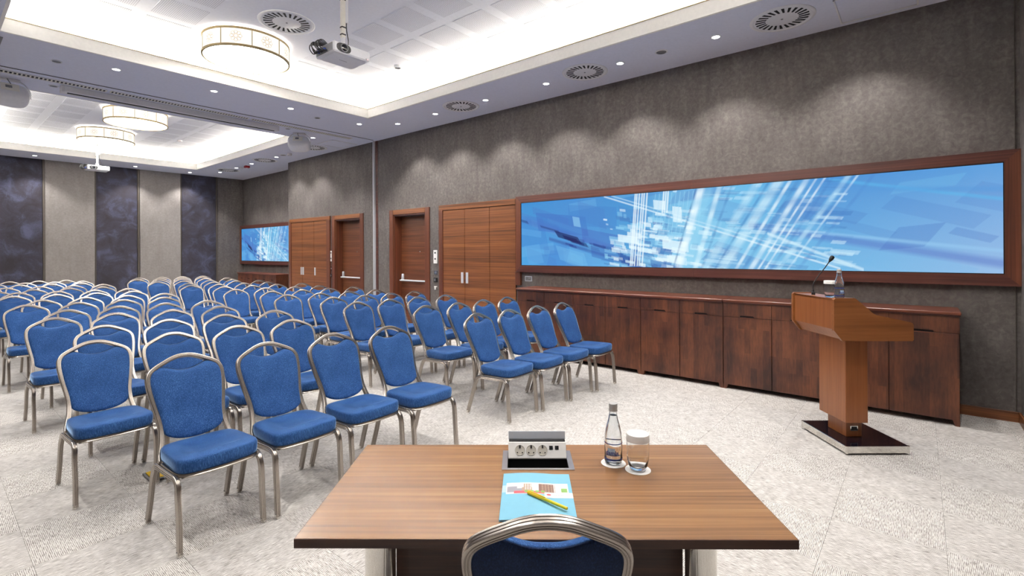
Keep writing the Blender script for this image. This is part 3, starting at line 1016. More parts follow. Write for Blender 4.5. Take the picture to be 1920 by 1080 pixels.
swirl(5.66, 5.75, CZ, 'round white swirl air diffuser above the near wardrobe')
swirl(5.72, 10.55, CZ, 'round white swirl air diffuser half hidden behind the hanging right speaker')
swirl(5.70, 12.93, CZ, 'round white swirl air diffuser in the farther room, beside the red alarm')
swirl(5.70, 15.25, CZ, 'round white swirl air diffuser nearest the far corner')
swirl(2.83, 5.82, UZ, 'round white swirl air diffuser in the raised coffer beside the drum lamp', 0.315)

def disc(x, y, z, label, name='ceiling_speaker', cat='ceiling speaker', r=0.055, h=0.008, mat='white'):
    t = thing(name, label, cat, (x, y, z))
    MB().lathe([(r, 0), (r, -h * 0.6), (r * 0.9, -h), (r * 0.78, -h)], 20, cap0=False, cap1=False).build('rim', mat, t, True)
    MB().lathe([(r * 0.79, -h * 0.6), (r * 0.3, -h * 0.75)], 20, cap0=False).build('grille', 'grey' if mat == 'white' and h < 0.02 else mat, t, True)
disc(5.666, 2.365, CZ, 'small round grey grille between two downlights above the large screen', 'ceiling_speaker', r=0.075)
disc(1.105, 8.18, CZ, 'small round flush disc on the soffit at the left', 'sprinkler_cover', 'sprinkler')
disc(4.507, 8.167, CZ, 'small round flush disc on the soffit near the coffer corner', 'sprinkler_cover', 'sprinkler')
disc(4.536, 9.308, CZ, 'small round flush disc beside the right hanging speaker', 'sprinkler_cover', 'sprinkler')
disc(1.24, 9.42, CZ, 'small round flush disc beside the left hanging speaker', 'sprinkler_cover', 'sprinkler')
disc(5.69, 11.92, CZ, 'round grey grille on the farther right soffit', 'ceiling_speaker', r=0.085)
disc(5.70, 11.62, CZ, 'white smoke detector on the farther right soffit', 'smoke_detector', 'smoke detector', 0.055, 0.05)
disc(5.73, 14.43, CZ, 'white smoke detector next to the red alarm', 'smoke_detector', 'smoke detector', 0.055, 0.05)
disc(4.53, 5.92, UZ, 'white smoke detector on the perforated coffer ceiling', 'smoke_detector', 'smoke detector', 0.055, 0.04)
disc(4.35, 11.35, UZ, 'small round disc on the farther coffer ceiling, right', 'sprinkler_cover', 'sprinkler', 0.055, 0.03)
disc(4.10, 13.9, UZ, 'small round disc on the farther coffer ceiling, deep', 'sprinkler_cover', 'sprinkler', 0.055, 0.03)

t = thing('fire_alarm', 'red square fire alarm sounder on the farther soffit', 'alarm', (5.75, 14.13, CZ))
MB().box(-0.06, 0.06, -0.06, 0.06, -0.06, 0, 0.01).build('body', 'red', t)
MB().lathe([(0.022, -0.061), (0.018, -0.072), (0.0, -0.075)], 12, cap0=False, cap1=False).build('beacon', 'white', t, True)

# dark vent corner at the left
t = thing('ceiling_vent', 'grey ceiling vent plate at the left edge of the soffit', 'air vent', (0.40, 7.92, CZ))
MB().box(-0.21, 0.21, -0.21, 0.19, -0.008, 0, 0.003).build('frame', 'grey', t)
for i in range(6):
    MB().box(-0.19, 0.19, -0.18 + i * 0.06, -0.15 + i * 0.06, -0.014, -0.008).build('slat', 'grey', t)

# linear slot grilles beyond the track
def linear_grille(x0, x1, label):
    t = thing('linear_grille', label, 'air vent', ((x0 + x1) / 2, 9.12, CZ), group='linear slot grilles')
    h = (x1 - x0) / 2
    MB().box(-h, h, -0.058, 0.06, -0.002, 0.0).build('back_plate', 'darkgap', t)
    MB().box(-h, h, -0.066, -0.052, -0.012, 0, 0.002).build('edge_bar', 'white', t)
    MB().box(-h, h, 0.052, 0.066, -0.012, 0, 0.002).build('edge_bar', 'white', t)
    n = int((x1 - x0) / 0.041)
    sm = None
    for i in range(n + 1):
        x = -h + (2 * h) * i / n
        if sm is None:
            sm = MB().box(-0.008, 0.008, -0.052, 0.052, -0.010, -0.002, 0.001).build('blade', 'offwhite', t, loc=(x, 0, 0)).data
        else:
            link('blade', sm, t, (x, 0, 0))
linear_grille(0.10, 1.765, 'white linear slot grille behind the left hanging speaker')
linear_grille(1.82, 3.735, 'white linear slot grille in the middle of the dividing beam')
linear_grille(3.80, 5.77, 'white linear slot grille at the right end of the dividing beam')

# roller projection screen housing
t = thing('projection_screen_housing', 'long white roller screen housing under the dividing beam', 'projector screen', (0, 0, 0))
MB().box(1.33, 4.32, 9.26, 9.40, 3.832, CZ - 0.001, 0.008).build('case', 'white', t)
MB().box(1.30, 1.335, 9.255, 9.405, 3.826, CZ - 0.001, 0.006).build('end_cap', 'white', t)
MB().box(4.315, 4.35, 9.255, 9.405, 3.826, CZ - 0.001, 0.006).build('end_cap', 'white', t)
MB().box(1.37, 4.28, 9.30, 9.335, 3.826, 3.834).build('slot', 'darkgap', t)
MB().box(1.37, 4.28, 9.345, 9.375, 3.822, 3.834, 0.003).build('weight_bar', 'white', t)

# hanging speakers
def speaker(x, y, label, rz):
    t = thing('hanging_speaker', label, 'speaker', (x, y, CZ), rz, 'white speakers hung from the dividing beam')
    MB().box(-0.11, 0.11, -0.05, 0.05, -0.02, 0, 0.004).build('mount_plate', 'white', t)
    # body: rounded shell (super-ellipse), tilted
    mb = MB()
    loops = []
    seg = 32
    for (yy, kx, kz) in ((-0.125, 0.50, 0.45), (-0.118, 0.78, 0.75), (-0.09, 0.94, 0.93), (-0.03, 1.0, 1.0), (0.06, 1.0, 1.0), (0.10, 0.96, 0.95), (0.115, 0.9, 0.88)):
        L = []
        for j in range(seg):
            a = 2 * PI * j / seg
            ca, sa = math.cos(a), math.sin(a)
            p = 2 / 3.0
            L.append((0.205 * kx * math.copysign(abs(ca) ** p, ca), yy, 0.135 * kz * math.copysign(abs(sa) ** p, sa)))
        loops.append(L)
    mb.loft(loops)
    tilt = math.radians(-24)
    b = mb.build('cabinet', 'white', t, 50, (0, -0.01, -0.215), (tilt, 0, 0))
    # terminal recess on the back and the front grille
    MB().box(-0.09, 0.09, -0.13, -0.124, -0.02, 0.085, 0.003).build('rear_panel', 'offwhite', b)
    MB().box(-0.045, 0.02, -0.134, -0.129, 0.02, 0.06, 0.002).build('terminal', 'grey', b)
    g = MB()
    g.loft([[(p[0] * 0.93, 0.1165, p[2] * 0.92) for p in loops[-1]], [(p[0] * 0.85, 0.122, p[2] * 0.84) for p in loops[-1]]])
    g.build('grille', 'offwhite', b, True)
    # yoke and cable
    pts = catmull([(-0.215, -0.005, -0.23), (-0.213, -0.005, -0.14), (-0.17, 0, -0.06), (-0.09, 0, -0.016), (0.09, 0, -0.016), (0.17, 0, -0.06), (0.213, -0.005, -0.14), (0.215, -0.005, -0.23)], 5)
    MB().sweep(pts, [(-0.003, -0.016), (0.003, -0.016), (0.003, 0.016), (-0.003, 0.016)], (0, 1, 0)).build('yoke', 'white', t, True)
    cp = catmull([(-0.02, -0.05, -0.012), (-0.005, -0.07, -0.05), (0.01, -0.085, -0.09), (-0.01, -0.12, -0.15)], 5)
    MB().tube(cp, 0.004, (1, 0, 0), 6).build('cable', 'black', t, True)
speaker(0.80, 9.50, 'rounded white speaker hung under the beam at the left edge', 0.05)
speaker(4.86, 9.50, 'rounded white speaker hung under the beam near the right soffit', -0.75)

# drum lamps
def drum_lamp(x, y, label, first=[None]):
    if first[0] is not None:
        c = copy_tree(first[0], (x, y, UZ))
        c['label'] = label
        return c
    R, zb, zt_ = 0.502, -0.25, -0.028
    t = thing('drum_ceiling_lamp', label, 'ceiling lamp', (x, y, UZ), group='round drum ceiling lamps')
    MB().lathe([(R - 0.004, zb + 0.01), (R - 0.004, zt_)], 64, cap0=False, cap1=False).build('shade', 'shade', t, True)
    MB().lathe([(R - 0.012, zb + 0.004), (R * 0.6, zb + 0.003), (0.01, zb + 0.002)], 48, cap0=False).build('diffuser', 'drum', t, True)
    for z, nm in ((zb, 'bottom_ring'), (zt_ - 0.012, 'top_ring')):
        MB().lathe([(R - 0.014, z - 0.008), (R + 0.006, z - 0.008), (R + 0.006, z + 0.018), (R - 0.014, z + 0.018), (R - 0.014, z - 0.008)], 64, cap0=False, cap1=False).build(nm, 'brass', t, 20)
    MB().lathe([(0.10, zt_ + 0.001), (0.10, 0.0)], 24).build('canopy', 'white', t, True)
    for k in range(3):
        a = k * 2 * PI / 3
        MB().tube([(0.09 * math.cos(a), 0.09 * math.sin(a), zt_ + 0.01), ((R - 0.008) * math.cos(a), (R - 0.008) * math.sin(a), zt_ - 0.002)], 0.006).build('spoke', 'white', t, True)
    NP = 9
    rm, sm = None, None
    for k in range(NP):
        a = 2 * PI * k / NP + 0.25
        if sm is None:
            sm = MB().box(R - 0.005, R + 0.001, -0.004, 0.004, zb + 0.015, zt_ - 0.01).build('seam', 'brass', t, rot=(0, 0, a)).data
        else:
            link('seam', sm, t, None, (0, 0, a))
        a2 = a + PI / NP
        if rm is None:
            mb = MB()
            zc = (zb + zt_) / 2
            circ = [(0, 0, 0.022)] + [(0.047 * math.cos(q * PI / 4), 0.047 * math.sin(q * PI / 4), 0.020) for q in range(8)]
            for (cu, cv, cr) in circ:
                seg = 14
                L0, L1 = [], []
                for j in range(seg):
                    g = 2 * PI * j / seg
                    for rr, L in ((cr - 0.0016, L0), (cr + 0.0016, L1)):
                        u, v_ = cu + rr * math.cos(g), cv + rr * math.sin(g)
                        L.append(((R - 0.002) * math.cos(u / R), (R - 0.002) * math.sin(u / R), zc + v_))
                mb.loft([L0, L1], False, False)
            rm = mb.build('rosette', 'rosette', t, rot=(0, 0, a2)).data
        else:
            link('rosette', rm, t, None, (0, 0, a2))
    register(t)
    first[0] = t
    return t
drum_lamp(2.745, 6.73, 'lit round drum lamp with rosette shade in the nearer coffer')
drum_lamp(2.72, 11.68, 'lit round drum lamp in the farther coffer, the nearer of the two')
drum_lamp(2.72, 14.03, 'lit round drum lamp in the farther coffer, above the far projector')
drum_lamp(2.745, 2.0, 'added unseen drum lamp in the nearer coffer above the table side')  # second lamp added out of view, lights the table and foreground

# projectors
def projector(x, y, zb, label, pole_top):
    """x,y centre of body, zb underside; lens looks to -y"""
    t = thing('projector', label, 'projector', (x, y, zb), group='white ceiling projectors')
    W, Dp, Hh = 0.395, 0.33, 0.098
    b = MB().box(-W / 2, W / 2, -Dp / 2, Dp / 2, 0, Hh, 0.012).build('body', 'white', t, 20)
    MB().box(-W / 2 + 0.03, W / 2 - 0.03, -Dp / 2 + 0.03, Dp / 2 - 0.03, -0.0025, 0.001, 0.001).build('bottom_plate', 'white', b)
    MB().box(-W / 2 - 0.001, -W / 2 + 0.004, -Dp / 2 + 0.02, Dp / 2 - 0.02, 0.012, Hh - 0.012, 0.0).build('side_panel', 'grey', b)
    # lens: rounded recess on the front left
    lens = link('lens_assembly', None, t, (-W / 2 + 0.105, -Dp / 2, Hh * 0.52))
    f = MB()
    seg = 28
    L0 = []
    for j in range(seg):
        a = 2 * PI * j / seg
        L0.append((0.075 * math.copysign(abs(math.cos(a)) ** 0.7, math.cos(a)), 0.042 * math.copysign(abs(math.sin(a)) ** 0.8, math.sin(a))))
    f.loft([[(u, 0.001, v) for u, v in L0], [(u * 0.98, -0.004, v * 0.98) for u, v in L0], [(u * 0.9, -0.004, v * 0.9) for u, v in L0]], cap0=False)
    f.build('lens_recess', 'black', lens, True)
    MB().lathe([(0.040, 0.0), (0.040, 0.012), (0.034, 0.014), (0.031, 0.006)], 24, cap0=False, cap1=False).build('lens_barrel', 'grey', lens, True, (0.0, -0.004, 0), (PI / 2, 0, 0))
    MB().lathe([(0.031, 0.006), (0.02, 0.010), (0.0, 0.011)], 24, cap0=False, cap1=False).build('lens_glass', 'lens', lens, True, (0, -0.004, 0), (PI / 2, 0, 0))
    MB().lathe([(0.004, 0), (0.003, 0.002)], 8).build('status_led', 'led_red', t, False, (W / 2 - 0.03, -Dp / 2, 0.016), (PI / 2, 0, 0))
    MB().box(W / 2 - 0.05, W / 2 - 0.042, -Dp / 2 - 0.001, -Dp / 2 + 0.002, 0.012, 0.024).build('status_mark', 'grey', t)
    for (sx, sy) in ((0.12, 0.06), (-0.1, 0.1)):
        MB().lathe([(0.012, 0), (0.012, 0.012), (0.006, 0.02)], 10).build('foot', 'white', t, True, (sx, sy, Hh))
    # small mark strip underneath
    mk = MB()
    for i in range(6):
        mk.box(-0.04 + i * 0.014, -0.031 + i * 0.014, -0.004, 0.004, -0.0032, -0.0024)
    mk.build('maker_mark', 'grey', b)
    # mount: ball joint, tie straps, pole and conduit
    MB().box(-0.05, 0.05, -0.05, 0.05, Hh, Hh + 0.02, 0.004).build('mount_plate', 'white', t)
    MB().lathe([(0.032, Hh + 0.02), (0.034, Hh + 0.05), (0.02, Hh + 0.075), (0.018, Hh + 0.13)], 16).build('ball_joint', 'white', t, True)
    pole = MB()
    pole.box(-0.019, 0.019, -0.016, 0.016, Hh + 0.12, pole_top)
    pole.build('pole', 'offwhite', t)
    MB().box(0.019, 0.052, -0.014, 0.018, Hh + 0.28, pole_top, 0.003).build('cable_conduit', 'white', t)
    for zz in (Hh + 0.15, Hh + 0.22, pole_top - 0.28):
        MB().box(-0.022, 0.022, -0.019, 0.019, zz, zz + 0.012).build('cable_tie', 'black', t)
    MB().tube([(0.0, -0.02, pole_top), (0.0, -0.021, pole_top - 0.27)], 0.004, (1, 0, 0), 6).build('cord', 'black', t, True)
    MB().tube(catmull([(0.036, 0.0, Hh + 0.30), (0.035, -0.01, Hh + 0.2), (0.06, 0.0, Hh + 0.1), (0.06, 0.03, Hh + 0.01)], 5), 0.005, (1, 0, 0), 6).build('cord', 'black', t, True)
    # tangle of cables at the connector side
    rs = random.Random(5)
    for k in range(8):
        y0_ = -0.05 + 0.025 * k
        x0 = -W / 2
        rr = rs.uniform(0.05, 0.10)
        pts = catmull([(x0 + 0.003, y0_, 0.03 + 0.004 * k), (x0 - rr * 0.6, y0_ - 0.01, 0.02), (x0 - rr, y0_ + rs.uniform(-0.02, 0.02), 0.06), (x0 - rr * 0.8, y0_ + 0.02, 0.11), (x0 - 0.02, y0_ + 0.03, 0.125), (x0 + 0.07, y0_ * 0.5 + 0.06, 0.115 + 0.003 * k)], 5)
        MB().tube(pts, 0.0055, (0, 1, 0), 6).build('cable', 'black', t, True)
    for yy in (-0.02, 0.04, 0.09):
        MB().box(-W / 2 - 0.022, -W / 2 + 0.002, yy - 0.012, yy + 0.012, 0.03, 0.055, 0.003).build('plug', 'navy', t)
    return t
projector(2.675, 4.355, 3.43, 'white projector with cable tangle hanging in the nearer room', UZ - 3.43)
projector(2.65, 14.55, 3.45, 'white projector hanging before the far wall, under the drum lamps', UZ - 3.45)

# ================================================================== WALL FITTINGS
def plate(name, label, cat, y0, y1, z0, z1, mat, depth=0.012, x=WX, parts=()):
    t = thing(name, label, cat, (x, (y0 + y1) / 2, (z0 + z1) / 2))
    h, v = (y1 - y0) / 2, (z1 - z0) / 2
    MB().box(-depth, -0.0005, -h, h, -v, v, 0.003).build('plate', mat, t)
    for (nm, a, b, c, d, mm) in parts:
        MB().box(-depth - 0.006, -depth + 0.001, a, b, c, d, 0.001).build(nm, mm, t)
plate('control_panel', 'tall white control panel with two black buttons beside the near door', 'control panel', 7.01, 7.112, 1.328, 1.582, 'paper', 0.02, parts=(('button', -0.016, 0.016, 0.06, 0.09, 'black'), ('button', -0.016, 0.016, -0.055, -0.025, 'black')))
plate('light_switch', 'square grey light switch below the near control panel', 'switch', 7.012, 7.1, 1.118, 1.196, 'steel', parts=(('rocker', -0.022, 0.022, -0.02, 0.022, 'alu'),))
plate('thermostat', 'dark grey thermostat below the light switch by the near door', 'thermostat', 7.014, 7.108, 0.972, 1.06, 'black', 0.025, parts=(('display', -0.015, 0.02, -0.022, 0.026, 'grey'),))
t = thing('wall_hook', 'small white hook on the wall below the thermostat', 'hook', (WX, 7.066, 0.868))
MB().box(-0.012, -0.0005, -0.042, 0.042, 0.012, 0.03, 0.003).build('hook_bar', 'paper', t)
MB().box(-0.03, -0.0005, -0.013, 0.013, -0.035, 0.014, 0.003).build('hook_stem', 'paper', t)
plate('control_panel', 'tall white control panel with two black buttons beside the far door', 'control panel', 10.70, 10.765, 1.335, 1.584, 'paper', 0.02, parts=(('button', -0.014, 0.014, 0.06, 0.09, 'black'), ('button', -0.014, 0.014, -0.07, -0.04, 'black')))
plate('light_switch', 'grey light switch below the far control panel', 'switch', 10.70, 10.765, 1.12, 1.21, 'steel', parts=(('rocker', -0.016, 0.016, -0.02, 0.022, 'alu'),))
plate('thermostat', 'dark thermostat beside the far door', 'thermostat', 10.70, 10.765, 0.96, 1.04, 'black', 0.025, parts=(('display', -0.012, 0.014, -0.018, 0.02, 'grey'),))
plate('wall_socket', 'small steel wall socket beneath the left end of the large screen', 'socket', 4.772, 4.915, 1.068, 1.152, 'alu_white', parts=(('insert', -0.052, 0.052, -0.027, 0.027, 'grey'), ('button', -0.045, -0.005, -0.002, 0.02, 'alu')))

# ================================================================== CHAIRS
def yb(z):
    return float(np.interp(z, [0.36, 0.40, 0.45, 0.52, 0.62, 0.72, 0.82, 0.93], [0.055, 0.085, 0.118, 0.158, 0.205, 0.248, 0.292, 0.342]))
FR_HALF = [(0.0, 0.916), (0.03, 0.914), (0.065, 0.905), (0.11, 0.885), (0.15, 0.865), (0.178, 0.845), (0.193, 0.82), (0.197, 0.79), (0.195, 0.75), (0.187, 0.69), (0.176, 0.63), (0.168, 0.58), (0.166, 0.53), (0.171, 0.48), (0.181, 0.44), (0.19, 0.41)]

def fluted(wa, wb_, g=0.0018):
    """extruded tube section with two grooves in every face; wa in the plane of the bend, wb_ across"""
    c = 0.30
    side = [(-1 + c, 0), (-0.46, 0), (-0.36, 1), (-0.24, 1), (-0.14, 0), (0.14, 0), (0.24, 1), (0.36, 1), (0.46, 0), (1 - c, 0)]
    pr = []
    def ring(f):
        for t_, d in side:
            pr.append(f(t_, d * g))
    ring(lambda t_, d: (wa - d, t_ * wb_))
    pr.append((wa * (1 - 0.09), wb_ * (1 - 0.09)))
    ring(lambda t_, d: (-t_ * wa, wb_ - d))
    pr.append((-wa * (1 - 0.09), wb_ * (1 - 0.09)))
    ring(lambda t_, d: (-wa + d, -t_ * wb_))
    pr.append((-wa * (1 - 0.09), -wb_ * (1 - 0.09)))
    ring(lambda t_, d: (t_ * wa, -wb_ + d))
    pr.append((wa * (1 - 0.09), -wb_ * (1 - 0.09)))
    return pr
PROF_B = fluted(0.0125, 0.0145)
PROF_L = fluted(0.0165, 0.0123)

def chair_meshes():
    M = {}
    # back frame
    half = catmull([(s, yb(z), z) for s, z in FR_HALF], 3)
    tail = [Vector((0.194, 0.070, 0.392)), Vector((0.197, 0.050, 0.386))]
    right = half + tail
    left = [Vector((-p.x, p.y, p.z)) for p in right]
    path = left[::-1] + right[1:]
    M['back_frame'] = MB().sweep(path, PROF_B, (0, -0.9, 0.42)).build('back_frame', 'pewter', None, 34).data
    # seat frame: rail under the front and rear of the cushion
    fr = catmull([(-0.197, 0.02, 0.388), (-0.197, -0.12, 0.391), (-0.192, -0.20, 0.393), (-0.165, -0.248, 0.394), (-0.10, -0.262, 0.394), (0.0, -0.268, 0.394), (0.10, -0.262, 0.394), (0.165, -0.248, 0.394), (0.192, -0.20, 0.393), (0.197, -0.12, 0.391), (0.197, 0.02, 0.388)], 3)
    mb = MB().sweep(fr, [(-0.010, -0.010), (0.0, -0.012), (0.010, -0.010), (0.012, -0.004), (0.009, 0.0), (0.012, 0.004), (0.010, 0.010), (-0.010, 0.010)], (0, 0, 1))
    mb.tube([(-0.19, 0.085, 0.385), (0.19, 0.085, 0.385)], 0.010, (0, 0, 1), 8)
    M['seat_frame'] = mb.build('seat_frame', 'pewter', None, 50).data
    # legs (right hand ones; mirrored for left)
    for sx, nm in ((1, 'R'), (-1, 'L')):
        f = catmull([(sx * 0.209, -0.272, 0.012), (sx * 0.2075, -0.262, 0.16), (sx * 0.209, -0.252, 0.29), (sx * 0.2065, -0.243, 0.345), (sx * 0.2065, -0.222, 0.372), (sx * 0.2065, -0.185, 0.380), (sx * 0.2065, -0.09, 0.376), (sx * 0.2065, -0.05, 0.374)], 4)
        r = catmull([(sx * 0.209, 0.242, 0.012), (sx * 0.2075, 0.195, 0.15), (sx * 0.209, 0.152, 0.275), (sx * 0.2065, 0.132, 0.325), (sx * 0.2065, 0.108, 0.356), (sx * 0.2065, 0.070, 0.369), (sx * 0.2065, 0.0, 0.372), (sx * 0.2065, -0.055, 0.374)], 4)
        M['front' + nm] = MB().sweep(f, PROF_L, (1, 0, 0)).build('leg', 'pewter', None, 34).data
        M['rear' + nm] = MB().sweep(r, PROF_L, (1, 0, 0)).build('leg', 'pewter', None, 34).data
    gl = MB().lathe([(0.012, 0.0), (0.0145, 0.003), (0.0145, 0.010), (0.0155, 0.012), (0.0155, 0.026), (0.013, 0.027)], 12)
    M['glide'] = gl.build('foot_glide', 'chrome', None, True).data
    # seat cushion
    def outline(kx, ky, n=40):
        L = []
        for j in range(n):
            a = 2 * PI * j / n
            ca, sa = math.cos(a), math.sin(a)
            p = 2 / 5.5
            x = math.copysign(abs(ca) ** p, ca); y = math.copysign(abs(sa) ** p, sa)
            wdt = 0.212 - 0.016 * (y + 1) / 2
            L.append((x * wdt * kx, -0.068 + y * 0.198 * ky - 0.012 * (1 - x * x) * (1 if y < 0 else 0) * ky))
        return L
    loops = []
    tilt = lambda y: -0.03 * (y + 0.07)
    for kx, z in ((0.90, 0.396), (0.965, 0.398), (0.985, 0.404), (1.0, 0.425), (1.003, 0.449), (0.995, 0.461), (0.975, 0.4685), (0.935, 0.472), (0.85, 0.4745)):
        loops.append([(x, y, z + tilt(y)) for x, y in outline(kx, kx)])
    for kx, dz in ((0.72, -0.0015), (0.60, -0.005), (0.48, -0.013), (0.36, -0.017), (0.18, -0.018), (0.05, -0.018)):
        loops.append([(x, y, 0.477 + dz + tilt(y) + 0.006 * max(0, -y - 0.1) / 0.1) for x, y in outline(kx, kx)])
    M['seat'] = MB().loft(loops).build('seat', 'velvet', None, 75).data
    MB2 = MB().box(-0.185, 0.185, -0.235, 0.11, 0.378, 0.4)
    M['seat_pan'] = MB2.build('seat_pan', 'black', None).data
    # back cushion outline in (s, z)
    fr2 = [(p.x, p.z) for p in half]
    side = [(s - 0.008, z) for s, z in fr2 if 0.545 < z < 0.842]           # follows the frame
    topc = [(0.0, 0.838), (0.03, 0.839), (0.06, 0.846), (0.09, 0.858), (0.116, 0.866), (0.148, 0.858), (0.172, 0.845)]
    botc = [(0.153, 0.515), (0.137, 0.498), (0.10, 0.481), (0.05, 0.471), (0.0, 0.468)]
    tt = [(p.x, p.z) for p in catmull([(a, 0, b) for a, b in topc], 3)]
    bb = [(p.x, p.z) for p in catmull([(a, 0, b) for a, b in [(0.158, 0.545)] + botc], 3)]
    R = tt + side[::2] + bb
    out = R + [(-s, z) for s, z in R[::-1][1:-1]]
    cz = 0.68
    def loop(k, off):
        L = []
        for s, z in out:
            s2, z2 = s * k, cz + (z - cz) * (1 - (1 - k) * 0.95)
            L.append((s2, yb(z2) + off * 0.9, z2 - off * 0.42 * 0.0))
        return L
    fl = [loop(0.93, 0.010), loop(0.985, 0.006), loop(1.0, -0.002), loop(1.0, -0.012), loop(0.985, -0.022), loop(0.95, -0.029), loop(0.88, -0.034), loop(0.74, -0.037), loop(0.5, -0.038), loop(0.25, -0.038), loop(0.06, -0.038)]
    M['backrest'] = MB().loft(fl, cap0=True, cap1=True).build('backrest', 'velvet', None, 75).data
    rl = [loop(0.985, 0.002), loop(0.985, 0.010), loop(0.95, 0.014), loop(0.7, 0.016), loop(0.35, 0.016), loop(0.06, 0.016)]
    M['rear_panel'] = MB().loft(rl, cap0=False).build('rear_panel', 'velvet_back', None, 75).data
    pl = [Vector(p) for p in loop(0.985, 0.0105)]
    pl.append(pl[0]); pl.append(pl[1])
    M['piping'] = MB().tube(pl, 0.003, (0, 1, 0), 6).build('piping', 'velvet_back', None, True).data
    for o in list(COL.objects):
        if o.data is not None and o.data in M.values():
            bpy.data.objects.remove(o, do_unlink=True)
    return M
CM = chair_meshes()

def make_chair(label, x, y, rz, group, cat='chair'):
    t = thing('banquet_chair', label, cat, (x, y, 0), rz, group)
    link('seat', CM['seat'], t)
    link('seat_pan', CM['seat_pan'], t)
    b = link('backrest', CM['backrest'], t)
    rp = link('rear_panel', CM['rear_panel'], b)
    link('piping', CM['piping'], b)
    link('back_frame', CM['back_frame'], t)
    link('seat_frame', CM['seat_frame'], t)
    for nm, gx, gy in (('frontR', 0.209, -0.272), ('frontL', -0.209, -0.272), ('rearR', 0.209, 0.242), ('rearL', -0.209, 0.242)):
        l = link('leg', CM[nm], t)
        link('foot_glide', CM['glide'], l, (gx, gy, 0))
    return t

ROWS = [
    ([(1.04, 3.53), (1.55, 3.51), (2.03, 3.50), (2.50, 3.45)], [(3.60, 3.38), (4.01, 3.34), (4.45, 3.31), (4.93, 3.27)]),
    ([(0.81, 4.57), (1.27, 4.54), (1.75, 4.52), (2.21, 4.52)], [(3.75, 4.35), (4.19, 4.29), (4.64, 4.30), (5.06, 4.28)]),
    ([(1.02, 5.48), (1.52, 5.47), (1.98, 5.45), (2.45, 5.40)], [(3.48, 5.36), (3.93, 5.31), (4.36, 5.29), (4.86, 5.23)]),
    ([(0.84, 6.50), (1.32, 6.49), (1.79, 6.36), (2.25, 6.33)], [(3.67, 6.21), (4.10, 6.13), (4.55, 6.13), (5.00, 6.13)]),
    ([(1.06, 7.31), (1.51, 7.31), (1.97, 7.26), (2.42, 7.21)], [(3.47, 7.12), (3.91, 7.02), (4.35, 6.95), (4.79, 6.89)]),
    ([(0.86, 8.42), (1.30, 8.30), (1.76, 8.27), (2.23, 8.25)], [(3.63, 7.99), (4.08, 7.89), (4.54, 7.85), (4.97, 7.81)]),
    ([(1.07, 9.15), (1.53, 9.19), (1.99, 9.08), (2.44, 9.06)], [(3.48, 8.93), (3.90, 8.85), (4.33, 8.70), (4.77, 8.66)]),
    ([(0.90, 10.32), (1.36, 10.21), (1.82, 10.09), (2.27, 10.03)], [(3.61, 9.84), (4.05, 9.74), (4.50, 9.72), (4.94, 9.61)]),
    ([(1.03, 11.16), (1.48, 11.05), (1.92, 10.88), (2.40, 10.85)], [(3.36, 10.74), (3.80, 10.65), (4.23, 10.61), (4.68, 10.56)]),
    ([(0.87, 11.85), (1.30, 11.93), (1.74, 11.84), (2.18, 11.77)], [(3.55, 11.53), (4.0, 11.53), (4.46, 11.56), (4.90, 11.47)]),
    ([(1.06, 12.94), (1.50, 12.95), (1.93, 12.76), (2.38, 12.76)], [(3.33, 12.70), (3.79, 12.60), (4.22, 12.40), (4.66, 12.34)]),
    ([(0.87, 13.90), (1.31, 13.90), (1.75, 13.79), (2.21, 13.77)], [(3.57, 13.51), (4.02, 13.50), (4.47, 13.39), (4.91, 13.30)]),
    ([(1.03, 14.80), (1.47, 14.80), (1.92, 14.73), (2.38, 14.62)], [(3.31, 14.24), (3.77, 14.22), (4.22, 14.20), (4.68, 14.20)]),
    ([None, (1.34, 15.80), (1.78, 15.66), (2.22, 15.50)], [(3.58, 15.16), (4.02, 15.06), (4.46, 15.05), (4.90, 14.95)]),
]
ROWN = ['front'] + [ORD(i) for i in range(1, 14)]
rs = random.Random(11)
for ri, (Ls, Rs) in enumerate(ROWS):
    for side, lst in (('left', Ls), ('right', Rs)):
        ks = [k for k, p in enumerate(lst) if p]
        sp_, b0_ = np.polyfit(ks, [lst[k][0] for k in ks], 1)
        sp2 = max(sp_, 0.457)
        mid = b0_ + sp_ * sum(ks) / len(ks)
        lst = [None if p is None else (mid + sp2 * (k - sum(ks) / len(ks)), p[1]) for k, p in enumerate(lst)]
        for k, p in enumerate(lst):
            if p is None:
                continue
            pos = (3 - k) if side == 'left' else k
            where = ['on the centre aisle', 'second from the centre aisle', 'third from the centre aisle', 'outermost from the aisle'][pos]
            lab = 'blue banquet chair in the %s row of the %s block, %s' % (ROWN[ri], side, where)
            rz = math.radians(0.8 + rs.uniform(-0.7, 0.7))
            x, y = p
            if side == 'right':
                x += 0.03; y += 0.085
            ox = x + 0.342 * math.sin(rz); oy = y - 0.342 * math.cos(rz)
            make_chair(lab, ox, oy, rz, 'blue banquet chairs')
# presenter's chair, pushed in at the table
rzc = YAW + PI / 2 - math.radians(0.5)
ax, ay = 0.936, 0.669
make_chair('blue banquet chair seen from behind, pushed in at the wooden table', ax + 0.342 * math.sin(rzc), ay - 0.342 * math.cos(rzc), rzc, 'blue banquet chairs')

# open floor box beneath the front chair
t = thing('floor_box', 'small open floor socket box with a yellow lid under the front chairs', 'floor socket', (1.05, 4.09, 0))
MB().box(-0.05, 0.05, -0.10, 0.10, 0.0, 0.012, 0.003).build('frame', 'grey', t)
MB().box(-0.036, 0.036, -0.07, 0.08, 0.012, 0.02, 0.002).build('lid', 'yellow', t)
MB().box(-0.02, 0.02, -0.125, -0.108, 0.012, 0.022, 0.002).build('hinge', 'black', t)

